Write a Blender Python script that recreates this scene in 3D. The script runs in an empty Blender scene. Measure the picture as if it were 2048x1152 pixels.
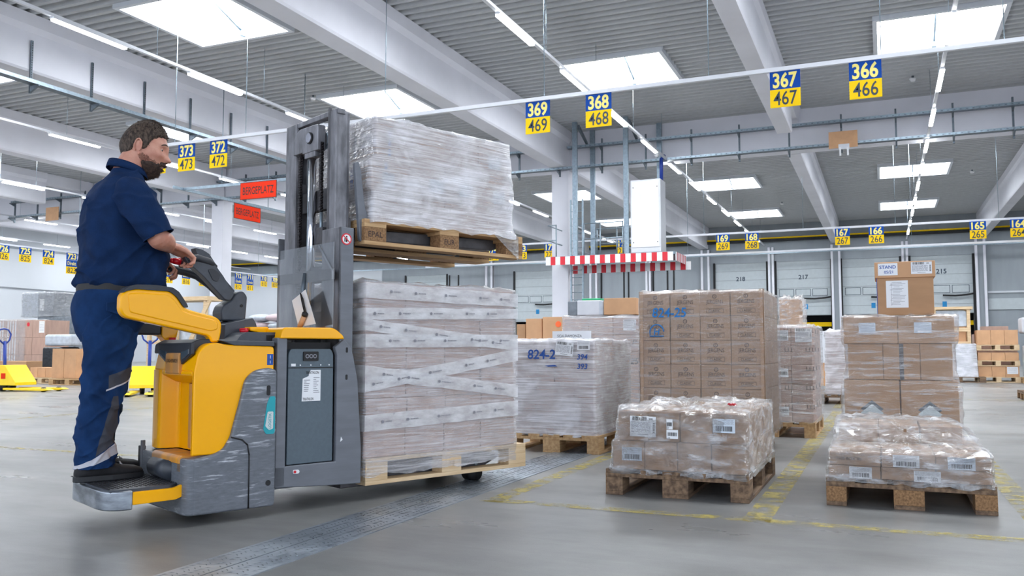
import bpy, bmesh, math, random
from mathutils import Vector, Matrix, noise
S = bpy.context.scene
C = S.collection
PI = math.pi
rnd = random.Random(7)

# ------------------------------------------------------------------ camera, light, exposure
TH = math.radians(23.3)
PITCH = math.atan(124 / 1720)
cam_d = bpy.data.cameras.new('camera')
cam_d.sensor_width = 36
cam_d.lens = 36 * 1720 / 2048
cam = bpy.data.objects.new('camera', cam_d)
C.objects.link(cam)
cam.location = (0, 0, .82)
cam.rotation_euler = (PI / 2 + PITCH, 0, TH)
cam_d.dof.use_dof = True
cam_d.dof.focus_distance = 4.9
cam_d.dof.aperture_fstop = 9
S.camera = cam
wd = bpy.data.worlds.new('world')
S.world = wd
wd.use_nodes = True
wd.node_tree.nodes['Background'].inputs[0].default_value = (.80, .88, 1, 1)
wd.node_tree.nodes['Background'].inputs[1].default_value = 2.1  # added fill light, entering where the hall is left open behind the camera
S.view_settings.view_transform = 'Standard'
S.view_settings.look = 'None'
S.view_settings.gamma = 1
S.view_settings.use_curve_mapping = False
S.view_settings.exposure = .42
S.cycles.use_denoising = True
S.cycles.max_bounces = 8
S.cycles.diffuse_bounces = 4
S.cycles.transparent_max_bounces = 24
S.cycles.sample_clamp_indirect = 6
S.cycles.caustics_reflective = False
S.cycles.caustics_refractive = False
SKY_EMIT = 17
TUBE_EMIT = 24


# ------------------------------------------------------------------ materials
def srgb(r, g, b):
    f = lambda c: (c / 12.92 if c <= .04045 else ((c + .055) / 1.055) ** 2.4)
    return (f(r / 255), f(g / 255), f(b / 255), 1)


def nt(name):
    m = bpy.data.materials.new(name)
    m.use_nodes = True
    t = m.node_tree
    t.nodes.clear()
    out = t.nodes.new('ShaderNodeOutputMaterial')
    return m, t, out


def N(t, kind, **kw):
    n = t.nodes.new(kind)
    for k, v in kw.items():
        if k in n.inputs:
            n.inputs[k].default_value = v
        else:
            setattr(n, k, v)
    return n


def noise_ramp(t, scale, stretch=(1, 1, 1), detail=4, p0=.4, p1=.6, c0=(0, 0, 0, 1), c1=(1, 1, 1, 1), rough=.55, coord='Object', distort=0):
    tc = N(t, 'ShaderNodeTexCoord')
    mp = N(t, 'ShaderNodeMapping')
    mp.inputs['Scale'].default_value = stretch
    no = N(t, 'ShaderNodeTexNoise')
    no.inputs['Scale'].default_value = scale
    no.inputs['Detail'].default_value = detail
    no.inputs['Roughness'].default_value = rough
    no.inputs['Distortion'].default_value = distort
    cr = N(t, 'ShaderNodeValToRGB')
    cr.color_ramp.elements[0].position = p0
    cr.color_ramp.elements[1].position = p1
    cr.color_ramp.elements[0].color = c0
    cr.color_ramp.elements[1].color = c1
    L = t.links.new
    L(tc.outputs[coord], mp.inputs['Vector'])
    L(mp.outputs[0], no.inputs['Vector'])
    L(no.outputs['Fac'], cr.inputs[0])
    return cr, no


def mat(name, col, rough=.5, metal=0, var=.06, scale=6, stretch=(1, 1, 1), bump=0, bscale=60, col2=None, p0=.35, p1=.65, spec=.5, coat=0, alpha=None, bstretch=None, coord='Object'):
    m, t, out = nt(name)
    b = N(t, 'ShaderNodeBsdfPrincipled')
    b.inputs['Roughness'].default_value = rough
    b.inputs['Metallic'].default_value = metal
    b.inputs['Specular IOR Level'].default_value = spec
    b.inputs['Coat Weight'].default_value = coat
    b.inputs['Coat Roughness'].default_value = .08
    if col2 is None:
        c1 = tuple(c * (1 + var) for c in col[:3]) + (1,)
        c0 = tuple(c * (1 - var) for c in col[:3]) + (1,)
    else:
        c0, c1 = col, col2
    cr, no = noise_ramp(t, scale, stretch, 4, p0, p1, c0, c1, coord=coord)
    t.links.new(cr.outputs[0], b.inputs['Base Color'])
    if bump:
        _, n2 = noise_ramp(t, bscale, bstretch or stretch, 3, coord=coord)
        bp = N(t, 'ShaderNodeBump')
        bp.inputs['Strength'].default_value = bump
        bp.inputs['Distance'].default_value = .004
        t.links.new(n2.outputs['Fac'], bp.inputs['Height'])
        t.links.new(bp.outputs[0], b.inputs['Normal'])
    t.links.new(b.outputs[0], out.inputs[0])
    return m


def emit(name, col, s):
    m, t, out = nt(name)
    e = N(t, 'ShaderNodeEmission')
    e.inputs[0].default_value = col
    e.inputs[1].default_value = s
    t.links.new(e.outputs[0], out.inputs[0])
    return m


def film_mat(name, opac=.3, lo=.10, hi=.75, col=(.86, .89, .95, 1), stretch=(1.2, 1.2, 34), scale=1.0, rough=.16, bump=.7, crump=.6, gloss=.06, pp=(.36, .70)):
    """stretch wrap: clear sheet with milky streaks and glossy creases"""
    m, t, out = nt(name)
    L = t.links.new
    cr, n1 = noise_ramp(t, scale * 3.0, stretch, 6, pp[0], pp[1], (lo, lo, lo, 1), (hi, hi, hi, 1), .62)
    cr2, n2 = noise_ramp(t, 3.2, (1, 1, 1.6), 3, .40, .68, (0, 0, 0, 1), (1, 1, 1, 1), .6, distort=1.0)
    mx = N(t, 'ShaderNodeMath', operation='MULTIPLY_ADD')
    L(cr2.outputs[0], mx.inputs[0])
    mx.inputs[1].default_value = opac * .8
    L(cr.outputs[0], mx.inputs[2])
    mn = N(t, 'ShaderNodeMath', operation='MINIMUM')
    mn.inputs[1].default_value = .93
    L(mx.outputs[0], mn.inputs[0])
    tr = N(t, 'ShaderNodeBsdfTransparent')
    tr.inputs[0].default_value = (.975, .98, .99, 1)
    df = N(t, 'ShaderNodeBsdfDiffuse')
    df.inputs[0].default_value = col
    m1 = N(t, 'ShaderNodeMixShader')
    L(mn.outputs[0], m1.inputs[0])
    L(tr.outputs[0], m1.inputs[1])
    L(df.outputs[0], m1.inputs[2])
    gl = N(t, 'ShaderNodeBsdfGlossy')
    gl.inputs['Roughness'].default_value = rough
    gl.inputs[0].default_value = (1, 1, 1, 1)
    # creases
    _, c1 = noise_ramp(t, scale * 4, stretch, 5, rough=.6)
    _, c2 = noise_ramp(t, 9, (1, 1, 1.5), 6, rough=.65, distort=1.5)
    ad = N(t, 'ShaderNodeMath', operation='MULTIPLY_ADD')
    L(c2.outputs['Fac'], ad.inputs[0])
    ad.inputs[1].default_value = crump * 3
    L(c1.outputs['Fac'], ad.inputs[2])
    bp = N(t, 'ShaderNodeBump')
    bp.inputs['Strength'].default_value = bump
    bp.inputs['Distance'].default_value = .02
    L(ad.outputs[0], bp.inputs['Height'])
    L(bp.outputs[0], gl.inputs['Normal'])
    fr = N(t, 'ShaderNodeLayerWeight')
    fr.inputs[0].default_value = .5
    L(bp.outputs[0], fr.inputs['Normal'])
    pw = N(t, 'ShaderNodeMath', operation='POWER')
    L(fr.outputs['Facing'], pw.inputs[0])
    pw.inputs[1].default_value = 3.0
    mm = N(t, 'ShaderNodeMath', operation='MULTIPLY_ADD')
    L(pw.outputs[0], mm.inputs[0])
    mm.inputs[1].default_value = .8
    mm.inputs[2].default_value = gloss
    m2 = N(t, 'ShaderNodeMixShader')
    L(mm.outputs[0], m2.inputs[0])
    L(m1.outputs[0], m2.inputs[1])
    L(gl.outputs[0], m2.inputs[2])
    L(m2.outputs[0], out.inputs[0])
    return m


M = {}
M['deck'] = mat('painted_deck', srgb(184, 186, 188), .55, var=.03)
M['beam'] = mat('white_concrete', srgb(234, 234, 242), .6, var=.04, scale=.7, bump=.05, bscale=30)
M['wallw'] = mat('white_panel', srgb(214, 218, 224), .5, var=.03, scale=.4, stretch=(1, 1, .2))
M['wallg'] = mat('grey_panel', srgb(150, 157, 163), .5, var=.05, scale=2, stretch=(1, 1, .2))
M['doorp'] = mat('door_panel', srgb(188, 196, 200), .45, var=.03)
M['black'] = mat('black_rubber', srgb(24, 24, 27), .6, var=.2)
M['darkvoid'] = mat('dark_dock', srgb(30, 32, 36), .8, var=.2)
M['galv'] = mat('galvanised_steel', srgb(150, 165, 176), .38, .75, var=.14, scale=14, bump=.05)
M['galvd'] = mat('galvanised_dark', srgb(105, 115, 124), .45, .6, var=.14, scale=14)
M['whitem'] = mat('white_metal', srgb(222, 224, 230), .4, var=.02)
M['red'] = mat('red_paint', srgb(214, 30, 48), .4, var=.05)
M['white'] = mat('white_paint', srgb(238, 238, 240), .45, var=.02)
M['sblue'] = mat('sign_blue', srgb(8, 72, 162), .6, spec=.2, var=.03)
M['syel'] = mat('sign_yellow', srgb(255, 210, 8), .6, spec=.2, var=.03)
M['stxty'] = mat('sign_pale_yellow', srgb(255, 238, 130), .4, var=.01)
M['stxtb'] = mat('sign_navy', srgb(40, 56, 76), .4, var=.05)
M['sred'] = mat('sign_red', srgb(228, 50, 14), .6, spec=.2, var=.03)
M['ink'] = mat('black_ink', srgb(34, 30, 32), .6, var=.1)
M['inkb'] = mat('brown_ink', srgb(64, 46, 40), .7, var=.1)
M['inkgrey'] = mat('grey_ink', srgb(130, 130, 138), .7, var=.1)
M['inkblue'] = mat('blue_marker', srgb(24, 78, 158), .6, var=.15, scale=40)
M['inkblue2'] = mat('bright_blue_marker', srgb(34, 120, 190), .6, var=.15, scale=40)
M['card'] = mat('cardboard', srgb(180, 140, 104), .75, var=.06, scale=5, stretch=(1, 1, 3), bump=.04, bscale=120)
M['cardl'] = mat('light_cardboard', srgb(206, 160, 120), .75, var=.06, scale=5)
M['cardp'] = mat('pinkish_cardboard', srgb(182, 152, 138), .7, var=.07, scale=4, stretch=(3, 3, .6))
M['cardg'] = mat('greyish_cardboard', srgb(172, 138, 110), .75, var=.06, scale=5)
M['cardw'] = mat('white_carton', srgb(214, 216, 222), .6, var=.04)
M['tape'] = mat('packing_tape', srgb(190, 160, 128), .25, var=.05)
M['tapedark'] = mat('dark_tape', srgb(62, 52, 50), .3, var=.1)
M['label'] = mat('label_paper', srgb(236, 238, 242), .5, var=.02)
M['labelblue'] = mat('label_bluish', srgb(206, 216, 228), .5, var=.02)
M['diamond'] = mat('hazard_white', srgb(205, 214, 214), .5, var=.05)
M['slate'] = mat('slate_print', srgb(84, 90, 98), .6, var=.05)
M['wood'] = mat('pallet_wood', srgb(178, 140, 98), .75, col2=srgb(206, 172, 128), scale=3, stretch=(1.2, 14, 14), bump=.15, bscale=16)
M['woodl'] = mat('fresh_pallet_wood', srgb(206, 176, 136), .75, col2=srgb(228, 204, 168), scale=3, stretch=(1.2, 14, 14), bump=.12, bscale=16)
M['woodd'] = mat('weathered_pallet_wood', srgb(84, 66, 52), .8, col2=srgb(136, 110, 86), scale=3, stretch=(1.2, 12, 12), bump=.25, bscale=16)
M['chip'] = mat('chipboard_block', srgb(106, 78, 52), .85, col2=srgb(164, 126, 88), scale=90, p0=.3, p1=.7, bump=.3, bscale=90)
M['orange'] = mat('orange_sticker', srgb(255, 110, 50), .5, var=.02)
M['blueplate'] = mat('blue_plate', srgb(14, 130, 190), .5, var=.02)
M['green'] = mat('green_film', srgb(40, 170, 110), .4, var=.1)
M['greyplast'] = mat('grey_goods', srgb(120, 126, 134), .5, var=.25, scale=9)
M['paleblue'] = mat('pale_wrapped_goods', srgb(190, 198, 208), .4, var=.12, scale=9)
M['bluegoods'] = mat('blue_goods', srgb(20, 80, 160), .5, var=.15)
M['blackbag'] = mat('black_film', srgb(26, 28, 32), .15, var=.3, bump=.9, bscale=14)
# truck
M['yel'] = mat('truck_yellow', srgb(255, 180, 0), .32, var=.03, scale=3, coat=.35, spec=.12)
M['yelw'] = mat('worn_yellow', srgb(236, 156, 12), .45, col2=srgb(178, 134, 92), scale=2.2, p0=.38, p1=.58, stretch=(1, 3, .6))
M['jackyel'] = mat('jack_yellow', srgb(250, 212, 20), .35, var=.05)
M['jackblue'] = mat('jack_blue', srgb(24, 58, 150), .35, var=.05)
M['dark'] = mat('dark_plastic', srgb(58, 63, 72), .42, var=.12, scale=20, bump=.06, bscale=200)
M['pad'] = mat('black_pad', srgb(44, 47, 54), .5, var=.1, bump=.1, bscale=150)
M['bat'] = mat('battery_grey', srgb(84, 98, 108), .42, var=.05, scale=60, bump=.08, bscale=160)
M['greym'] = mat('grey_steel_paint', srgb(108, 112, 120), .42, var=.09, scale=8, stretch=(.5, .5, 3), bump=.06)
M['mast'] = mat('mast_steel', srgb(92, 92, 96), .42, .25, col2=srgb(146, 146, 152), scale=16, stretch=(1, 1, .35), bump=.12, p0=.32, p1=.68)
M['mastd'] = mat('dark_mast_steel', srgb(84, 83, 86), .5, .3, var=.25, scale=12, bump=.1)
M['chrome'] = mat('chrome', srgb(225, 228, 235), .08, 1, var=.02)
M['steelw'] = mat('worn_bare_steel', srgb(176, 184, 194), .28, .8, col2=srgb(118, 124, 132), scale=7, stretch=(1, 1, 3), bump=.1)
M['chain'] = mat('oily_chain', srgb(44, 40, 42), .35, .6, var=.3)
M['teal'] = mat('teal_sticker', srgb(16, 158, 170), .4, var=.03)
M['glassd'] = mat('dark_lens', srgb(70, 82, 92), .12, var=.1)
M['redk'] = mat('red_knob', srgb(206, 20, 40), .3, var=.03)
M['belly'] = mat('brown_rubber', srgb(70, 58, 50), .5, var=.15)
# person
M['polo'] = mat('navy_polo', srgb(19, 42, 78), .9, var=.14, scale=14, bump=.5, bscale=200, spec=.15)
M['patch'] = mat('charcoal_fabric', srgb(66, 68, 76), .8, var=.15, scale=20, bump=.15, bscale=160)
M['reflect'] = mat('silver_reflective', srgb(190, 190, 198), .4, .2, var=.05)
M['shoe'] = mat('black_suede', srgb(30, 30, 34), .8, var=.25, scale=30, bump=.2, bscale=150)
M['sole'] = mat('black_sole', srgb(34, 36, 40), .6, var=.15)
M['sock'] = mat('pale_sock', srgb(206, 186, 190), .8, var=.04)
M['hair'] = mat('brown_hair', srgb(40, 31, 27), .65, spec=.3, col2=srgb(106, 90, 78), scale=90, stretch=(1, 1, .5), p0=.35, p1=.75, bump=.6, bscale=120)
M['beard'] = mat('dark_beard', srgb(42, 30, 26), .7, col2=srgb(80, 60, 50), scale=90, bump=.8, bscale=140)
M['eye'] = mat('eye_white', srgb(210, 200, 196), .2, var=.02)
M['iris'] = mat('iris', srgb(50, 50, 52), .2, var=.02)


def skin_mat():
    m, t, out = nt('skin')
    b = N(t, 'ShaderNodeBsdfPrincipled')
    b.inputs['Roughness'].default_value = .48
    b.inputs['Subsurface Weight'].default_value = .12
    b.inputs['Subsurface Radius'].default_value = (.02, .008, .004)
    b.inputs['Subsurface Scale'].default_value = .4
    cr, _ = noise_ramp(t, 16, (1, 1, 1), 5, .35, .68, srgb(188, 126, 106), srgb(208, 154, 132))
    t.links.new(cr.outputs[0], b.inputs['Base Color'])
    _, n2 = noise_ramp(t, 160, (1, 1, 1), 3)
    bp = N(t, 'ShaderNodeBump')
    bp.inputs['Strength'].default_value = .25
    bp.inputs['Distance'].default_value = .002
    t.links.new(n2.outputs['Fac'], bp.inputs['Height'])
    t.links.new(bp.outputs[0], b.inputs['Normal'])
    t.links.new(b.outputs[0], out.inputs[0])
    return m


M['skin'] = skin_mat()


def stubble_mat():
    m, t, out = nt('stubble')
    d = N(t, 'ShaderNodeBsdfDiffuse')
    d.inputs[0].default_value = srgb(70, 50, 44)
    tr = N(t, 'ShaderNodeBsdfTransparent')
    cr, _ = noise_ramp(t, 380, (1, 1, 1), 2, .35, .7, (.1, .1, .1, 1), (.75, .75, .75, 1))
    mx = N(t, 'ShaderNodeMixShader')
    t.links.new(cr.outputs[0], mx.inputs[0])
    t.links.new(tr.outputs[0], mx.inputs[1])
    t.links.new(d.outputs[0], mx.inputs[2])
    t.links.new(mx.outputs[0], out.inputs[0])
    return m


M['stubble'] = stubble_mat()


def trouser_mat():
    m, t, out = nt('navy_work_trousers')
    L = t.links.new
    b = N(t, 'ShaderNodeBsdfPrincipled')
    b.inputs['Roughness'].default_value = .9
    b.inputs['Specular IOR Level'].default_value = .15
    tc = N(t, 'ShaderNodeTexCoord')
    sp = N(t, 'ShaderNodeSeparateXYZ')
    L(tc.outputs['Object'], sp.inputs[0])

    def ma(op, a_, b_, c_=None):
        n_ = N(t, 'ShaderNodeMath', operation=op)
        for i_, v in enumerate((a_, b_, c_)):
            if v is None:
                continue
            if isinstance(v, (int, float)):
                n_.inputs[i_].default_value = v
            else:
                L(v, n_.inputs[i_])
        return n_.outputs[0]
    X_, Y_, Z_ = sp.outputs

    def above(k, c0):      # Z > c0 + k X
        return ma('GREATER_THAN', ma('SUBTRACT', Z_, ma('MULTIPLY_ADD', X_, k, c0)), 0.0)

    def below(k, c0):
        return ma('LESS_THAN', ma('SUBTRACT', Z_, ma('MULTIPLY_ADD', X_, k, c0)), 0.0)

    def all_(*q):
        r_ = q[0]
        for w_ in q[1:]:
            r_ = ma('MULTIPLY', r_, w_)
        return r_
    nearleg = ma('LESS_THAN', Y_, .005)
    outer = ma('LESS_THAN', Y_, -.11)
    hem = all_(nearleg, above(.35, .125), below(.62, .190))
    knee = all_(outer, above(.35, .462), below(.35, .525), ma('GREATER_THAN', X_, -.075))
    line = all_(nearleg, above(.35, .454), below(.35, .462), ma('GREATER_THAN', X_, -.085))
    cx = ma('ABSOLUTE', ma('SUBTRACT', X_, ma('MULTIPLY_ADD', Z_, .10, -.075)), 0)
    hw = ma('MULTIPLY_ADD', Z_, -.16, .078)
    calf = all_(outer, ma('LESS_THAN', cx, hw), below(0, .40), above(.62, .195))
    hip = all_(outer, ma('LESS_THAN', ma('ABSOLUTE', ma('SUBTRACT', X_, .045), 0), .04), above(-.5, .80), below(0, .93))
    grey = ma('MAXIMUM', ma('MAXIMUM', knee, calf), hip)
    refl = ma('MAXIMUM', hem, line)
    cr, _ = noise_ramp(t, 8, (1, 1, 1), 4, .35, .65, srgb(17, 42, 78), srgb(25, 56, 100))
    m1 = N(t, 'ShaderNodeMix', data_type='RGBA')
    L(grey, m1.inputs[0])
    L(cr.outputs[0], m1.inputs[6])
    m1.inputs[7].default_value = srgb(70, 72, 80)
    m2 = N(t, 'ShaderNodeMix', data_type='RGBA')
    L(refl, m2.inputs[0])
    L(m1.outputs[2], m2.inputs[6])
    m2.inputs[7].default_value = srgb(196, 196, 204)
    L(m2.outputs[2], b.inputs['Base Color'])
    _, n2 = noise_ramp(t, 200, (1, 1, 1), 3)
    bp = N(t, 'ShaderNodeBump')
    bp.inputs['Strength'].default_value = .35
    bp.inputs['Distance'].default_value = .003
    L(n2.outputs['Fac'], bp.inputs['Height'])
    L(bp.outputs[0], b.inputs['Normal'])
    L(b.outputs[0], out.inputs[0])
    return m


M['trous'] = trouser_mat()


def floor_mat():
    m, t, out = nt('concrete_floor')
    L = t.links.new
    b = N(t, 'ShaderNodeBsdfPrincipled')
    a, _ = noise_ramp(t, .55, (1, 1, 1), 7, .3, .72, srgb(102, 102, 101), srgb(154, 154, 153), .6)
    d, _ = noise_ramp(t, 2.2, (.35, 1.6, 1), 6, .46, .66, (.92, .92, .92, 1), (1.05, 1.05, 1.05, 1), .6, distort=1.2)
    k, _ = noise_ramp(t, 30, (.25, 3, 1), 3, .60, .72, (1, 1, 1, 1), (.93, .93, .92, 1), .5, distort=.5)
    m1 = N(t, 'ShaderNodeMix', data_type='RGBA', blend_type='MULTIPLY')
    m1.inputs[0].default_value = 1
    L(a.outputs[0], m1.inputs[6])
    L(d.outputs[0], m1.inputs[7])
    m2 = N(t, 'ShaderNodeMix', data_type='RGBA', blend_type='MULTIPLY')
    m2.inputs[0].default_value = 1
    L(m1.outputs[2], m2.inputs[6])
    L(k.outputs[0], m2.inputs[7])
    # fine aggregate speckle
    sp, _ = noise_ramp(t, 220, (1, 1, 1), 2, .3, .7, (.9, .9, .9, 1), (1.08, 1.08, 1.08, 1), .5)
    m3 = N(t, 'ShaderNodeMix', data_type='RGBA', blend_type='MULTIPLY')
    m3.inputs[0].default_value = 1
    L(m2.outputs[2], m3.inputs[6])
    L(sp.outputs[0], m3.inputs[7])
    L(m3.outputs[2], b.inputs['Base Color'])
    r, _ = noise_ramp(t, 1.4, (.5, 1.4, 1), 5, .3, .7, (.24, .24, .24, 1), (.46, .46, .46, 1), .6)
    L(r.outputs[0], b.inputs['Roughness'])
    b.inputs['Specular IOR Level'].default_value = .55
    _, n2 = noise_ramp(t, 5, (1, 1, 1), 6)
    bp = N(t, 'ShaderNodeBump')
    bp.inputs['Strength'].default_value = .10
    bp.inputs['Distance'].default_value = .006
    L(n2.outputs['Fac'], bp.inputs['Height'])
    L(bp.outputs[0], b.inputs['Normal'])
    L(b.outputs[0], out.inputs[0])
    return m


def worn_line_mat():
    m, t, out = nt('worn_yellow_marking')
    L = t.links.new
    d = N(t, 'ShaderNodeBsdfPrincipled')
    d.inputs['Base Color'].default_value = srgb(196, 178, 92)
    d.inputs['Roughness'].default_value = .5
    cr, _ = noise_ramp(t, 9, (1, 1, 1), 8, .43, .60, (0, 0, 0, 1), (.72, .72, .72, 1), .7)
    tr = N(t, 'ShaderNodeBsdfTransparent')
    mx = N(t, 'ShaderNodeMixShader')
    L(cr.outputs[0], mx.inputs[0])
    L(tr.outputs[0], mx.inputs[1])
    L(d.outputs[0], mx.inputs[2])
    L(mx.outputs[0], out.inputs[0])
    return m


def plate_mat():
    """checker plate: short raised dashes in alternating directions"""
    m, t, out = nt('floor_steel_plate')
    L = t.links.new
    b = N(t, 'ShaderNodeBsdfPrincipled')
    b.inputs['Metallic'].default_value = .75
    a, _ = noise_ramp(t, 3, (1, 1, 1), 6, .3, .7, srgb(140, 148, 158), srgb(188, 197, 208), .6)
    L(a.outputs[0], b.inputs['Base Color'])
    r, _ = noise_ramp(t, 4, (1, 1, 1), 5, .3, .7, (.24, .24, .24, 1), (.46, .46, .46, 1), .6)
    L(r.outputs[0], b.inputs['Roughness'])
    _, v = noise_ramp(t, 26, (.7, 1.2, 1), 2)
    bp = N(t, 'ShaderNodeBump')
    bp.inputs['Strength'].default_value = .45
    bp.inputs['Distance'].default_value = .006
    L(v.outputs['Fac'], bp.inputs['Height'])
    L(bp.outputs[0], b.inputs['Normal'])
    L(b.outputs[0], out.inputs[0])
    return m


def scratched(name, base, scr, rough=.42):
    """grey moulded plastic with pale horizontal scrapes"""
    m, t, out = nt(name)
    L = t.links.new
    b = N(t, 'ShaderNodeBsdfPrincipled')
    b.inputs['Roughness'].default_value = rough
    a, _ = noise_ramp(t, 7, (1, 1, 9), 7, .55, .66, (0, 0, 0, 1), (1, 1, 1, 1), .66)
    g, _ = noise_ramp(t, 3.2, (1, 1, 1.6), 3, .40, .62, (0, 0, 0, 1), (1, 1, 1, 1), .5)
    mu = N(t, 'ShaderNodeMath', operation='MULTIPLY')
    L(a.outputs[0], mu.inputs[0])
    L(g.outputs[0], mu.inputs[1])
    base2, _ = noise_ramp(t, 24, (1, 1, 4), 4, .3, .7, tuple(c * .82 for c in base[:3]) + (1,), tuple(c * 1.15 for c in base[:3]) + (1,))
    mx = N(t, 'ShaderNodeMix', data_type='RGBA')
    L(mu.outputs[0], mx.inputs[0])
    L(base2.outputs[0], mx.inputs[6])
    mx.inputs[7].default_value = scr
    L(mx.outputs[2], b.inputs['Base Color'])
    _, n2 = noise_ramp(t, 110, (1, 1, 1), 2)
    bp = N(t, 'ShaderNodeBump')
    bp.inputs['Strength'].default_value = .18
    bp.inputs['Distance'].default_value = .002
    L(n2.outputs['Fac'], bp.inputs['Height'])
    L(bp.outputs[0], b.inputs['Normal'])
    L(b.outputs[0], out.inputs[0])
    return m


def clear_mat():
    m, t, out = nt('clear_polycarbonate')
    L = t.links.new
    tr = N(t, 'ShaderNodeBsdfTransparent')
    tr.inputs[0].default_value = (.93, .94, .95, 1)
    gl = N(t, 'ShaderNodeBsdfGlossy')
    gl.inputs['Roughness'].default_value = .08
    fr = N(t, 'ShaderNodeLayerWeight')
    fr.inputs[0].default_value = .25
    mx = N(t, 'ShaderNodeMixShader')
    L(fr.outputs['Facing'], mx.inputs[0])
    L(tr.outputs[0], mx.inputs[1])
    L(gl.outputs[0], mx.inputs[2])
    L(mx.outputs[0], out.inputs[0])
    return m


M['floor'] = floor_mat()
M['line'] = worn_line_mat()
M['plate'] = plate_mat()
M['skirt'] = scratched('scuffed_grey_plastic', srgb(104, 109, 117), srgb(206, 210, 218))
M['clear'] = clear_mat()
M['sky'] = emit('skylight_glow', (.93, .97, 1, 1), SKY_EMIT)
M['tube'] = emit('tube_glow', (.93, .97, 1, 1), TUBE_EMIT)
M['f_light'] = film_mat('thin_stretch_film', .10, .02, .55, col=(.93, .94, .98, 1), crump=.7, rough=.1, pp=(.50, .74), stretch=(1.5, 1.5, 16), gloss=.09)
M['f_clear'] = film_mat('very_thin_stretch_film', .04, .02, .34, col=(.93, .94, .98, 1), crump=.5, rough=.08, pp=(.52, .76), stretch=(1.5, 1.5, 14), gloss=.08)
M['f_crisp'] = film_mat('crumpled_stretch_film', .22, .02, .65, pp=(.50, .74), gloss=.12, col=(.93, .94, .98, 1), stretch=(2.5, 2.5, 9), crump=1.4, bump=1, rough=.12)  # pale patches: milky film plus streak highlights put into the colour
M['f_mid'] = film_mat('wrapped_stretch_film', .18, .05, .46, col=(.92, .92, .98, 1))
M['f_heavy'] = film_mat('dense_stretch_film', .40, .20, .70, col=(.93, .94, 1, 1), stretch=(1, 1, 30), rough=.12)
M['f_band'] = film_mat('milky_tape_film', .12, .30, .62, col=(.90, .91, .94, 1), stretch=(2, 2, 5), bump=.25)


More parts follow.
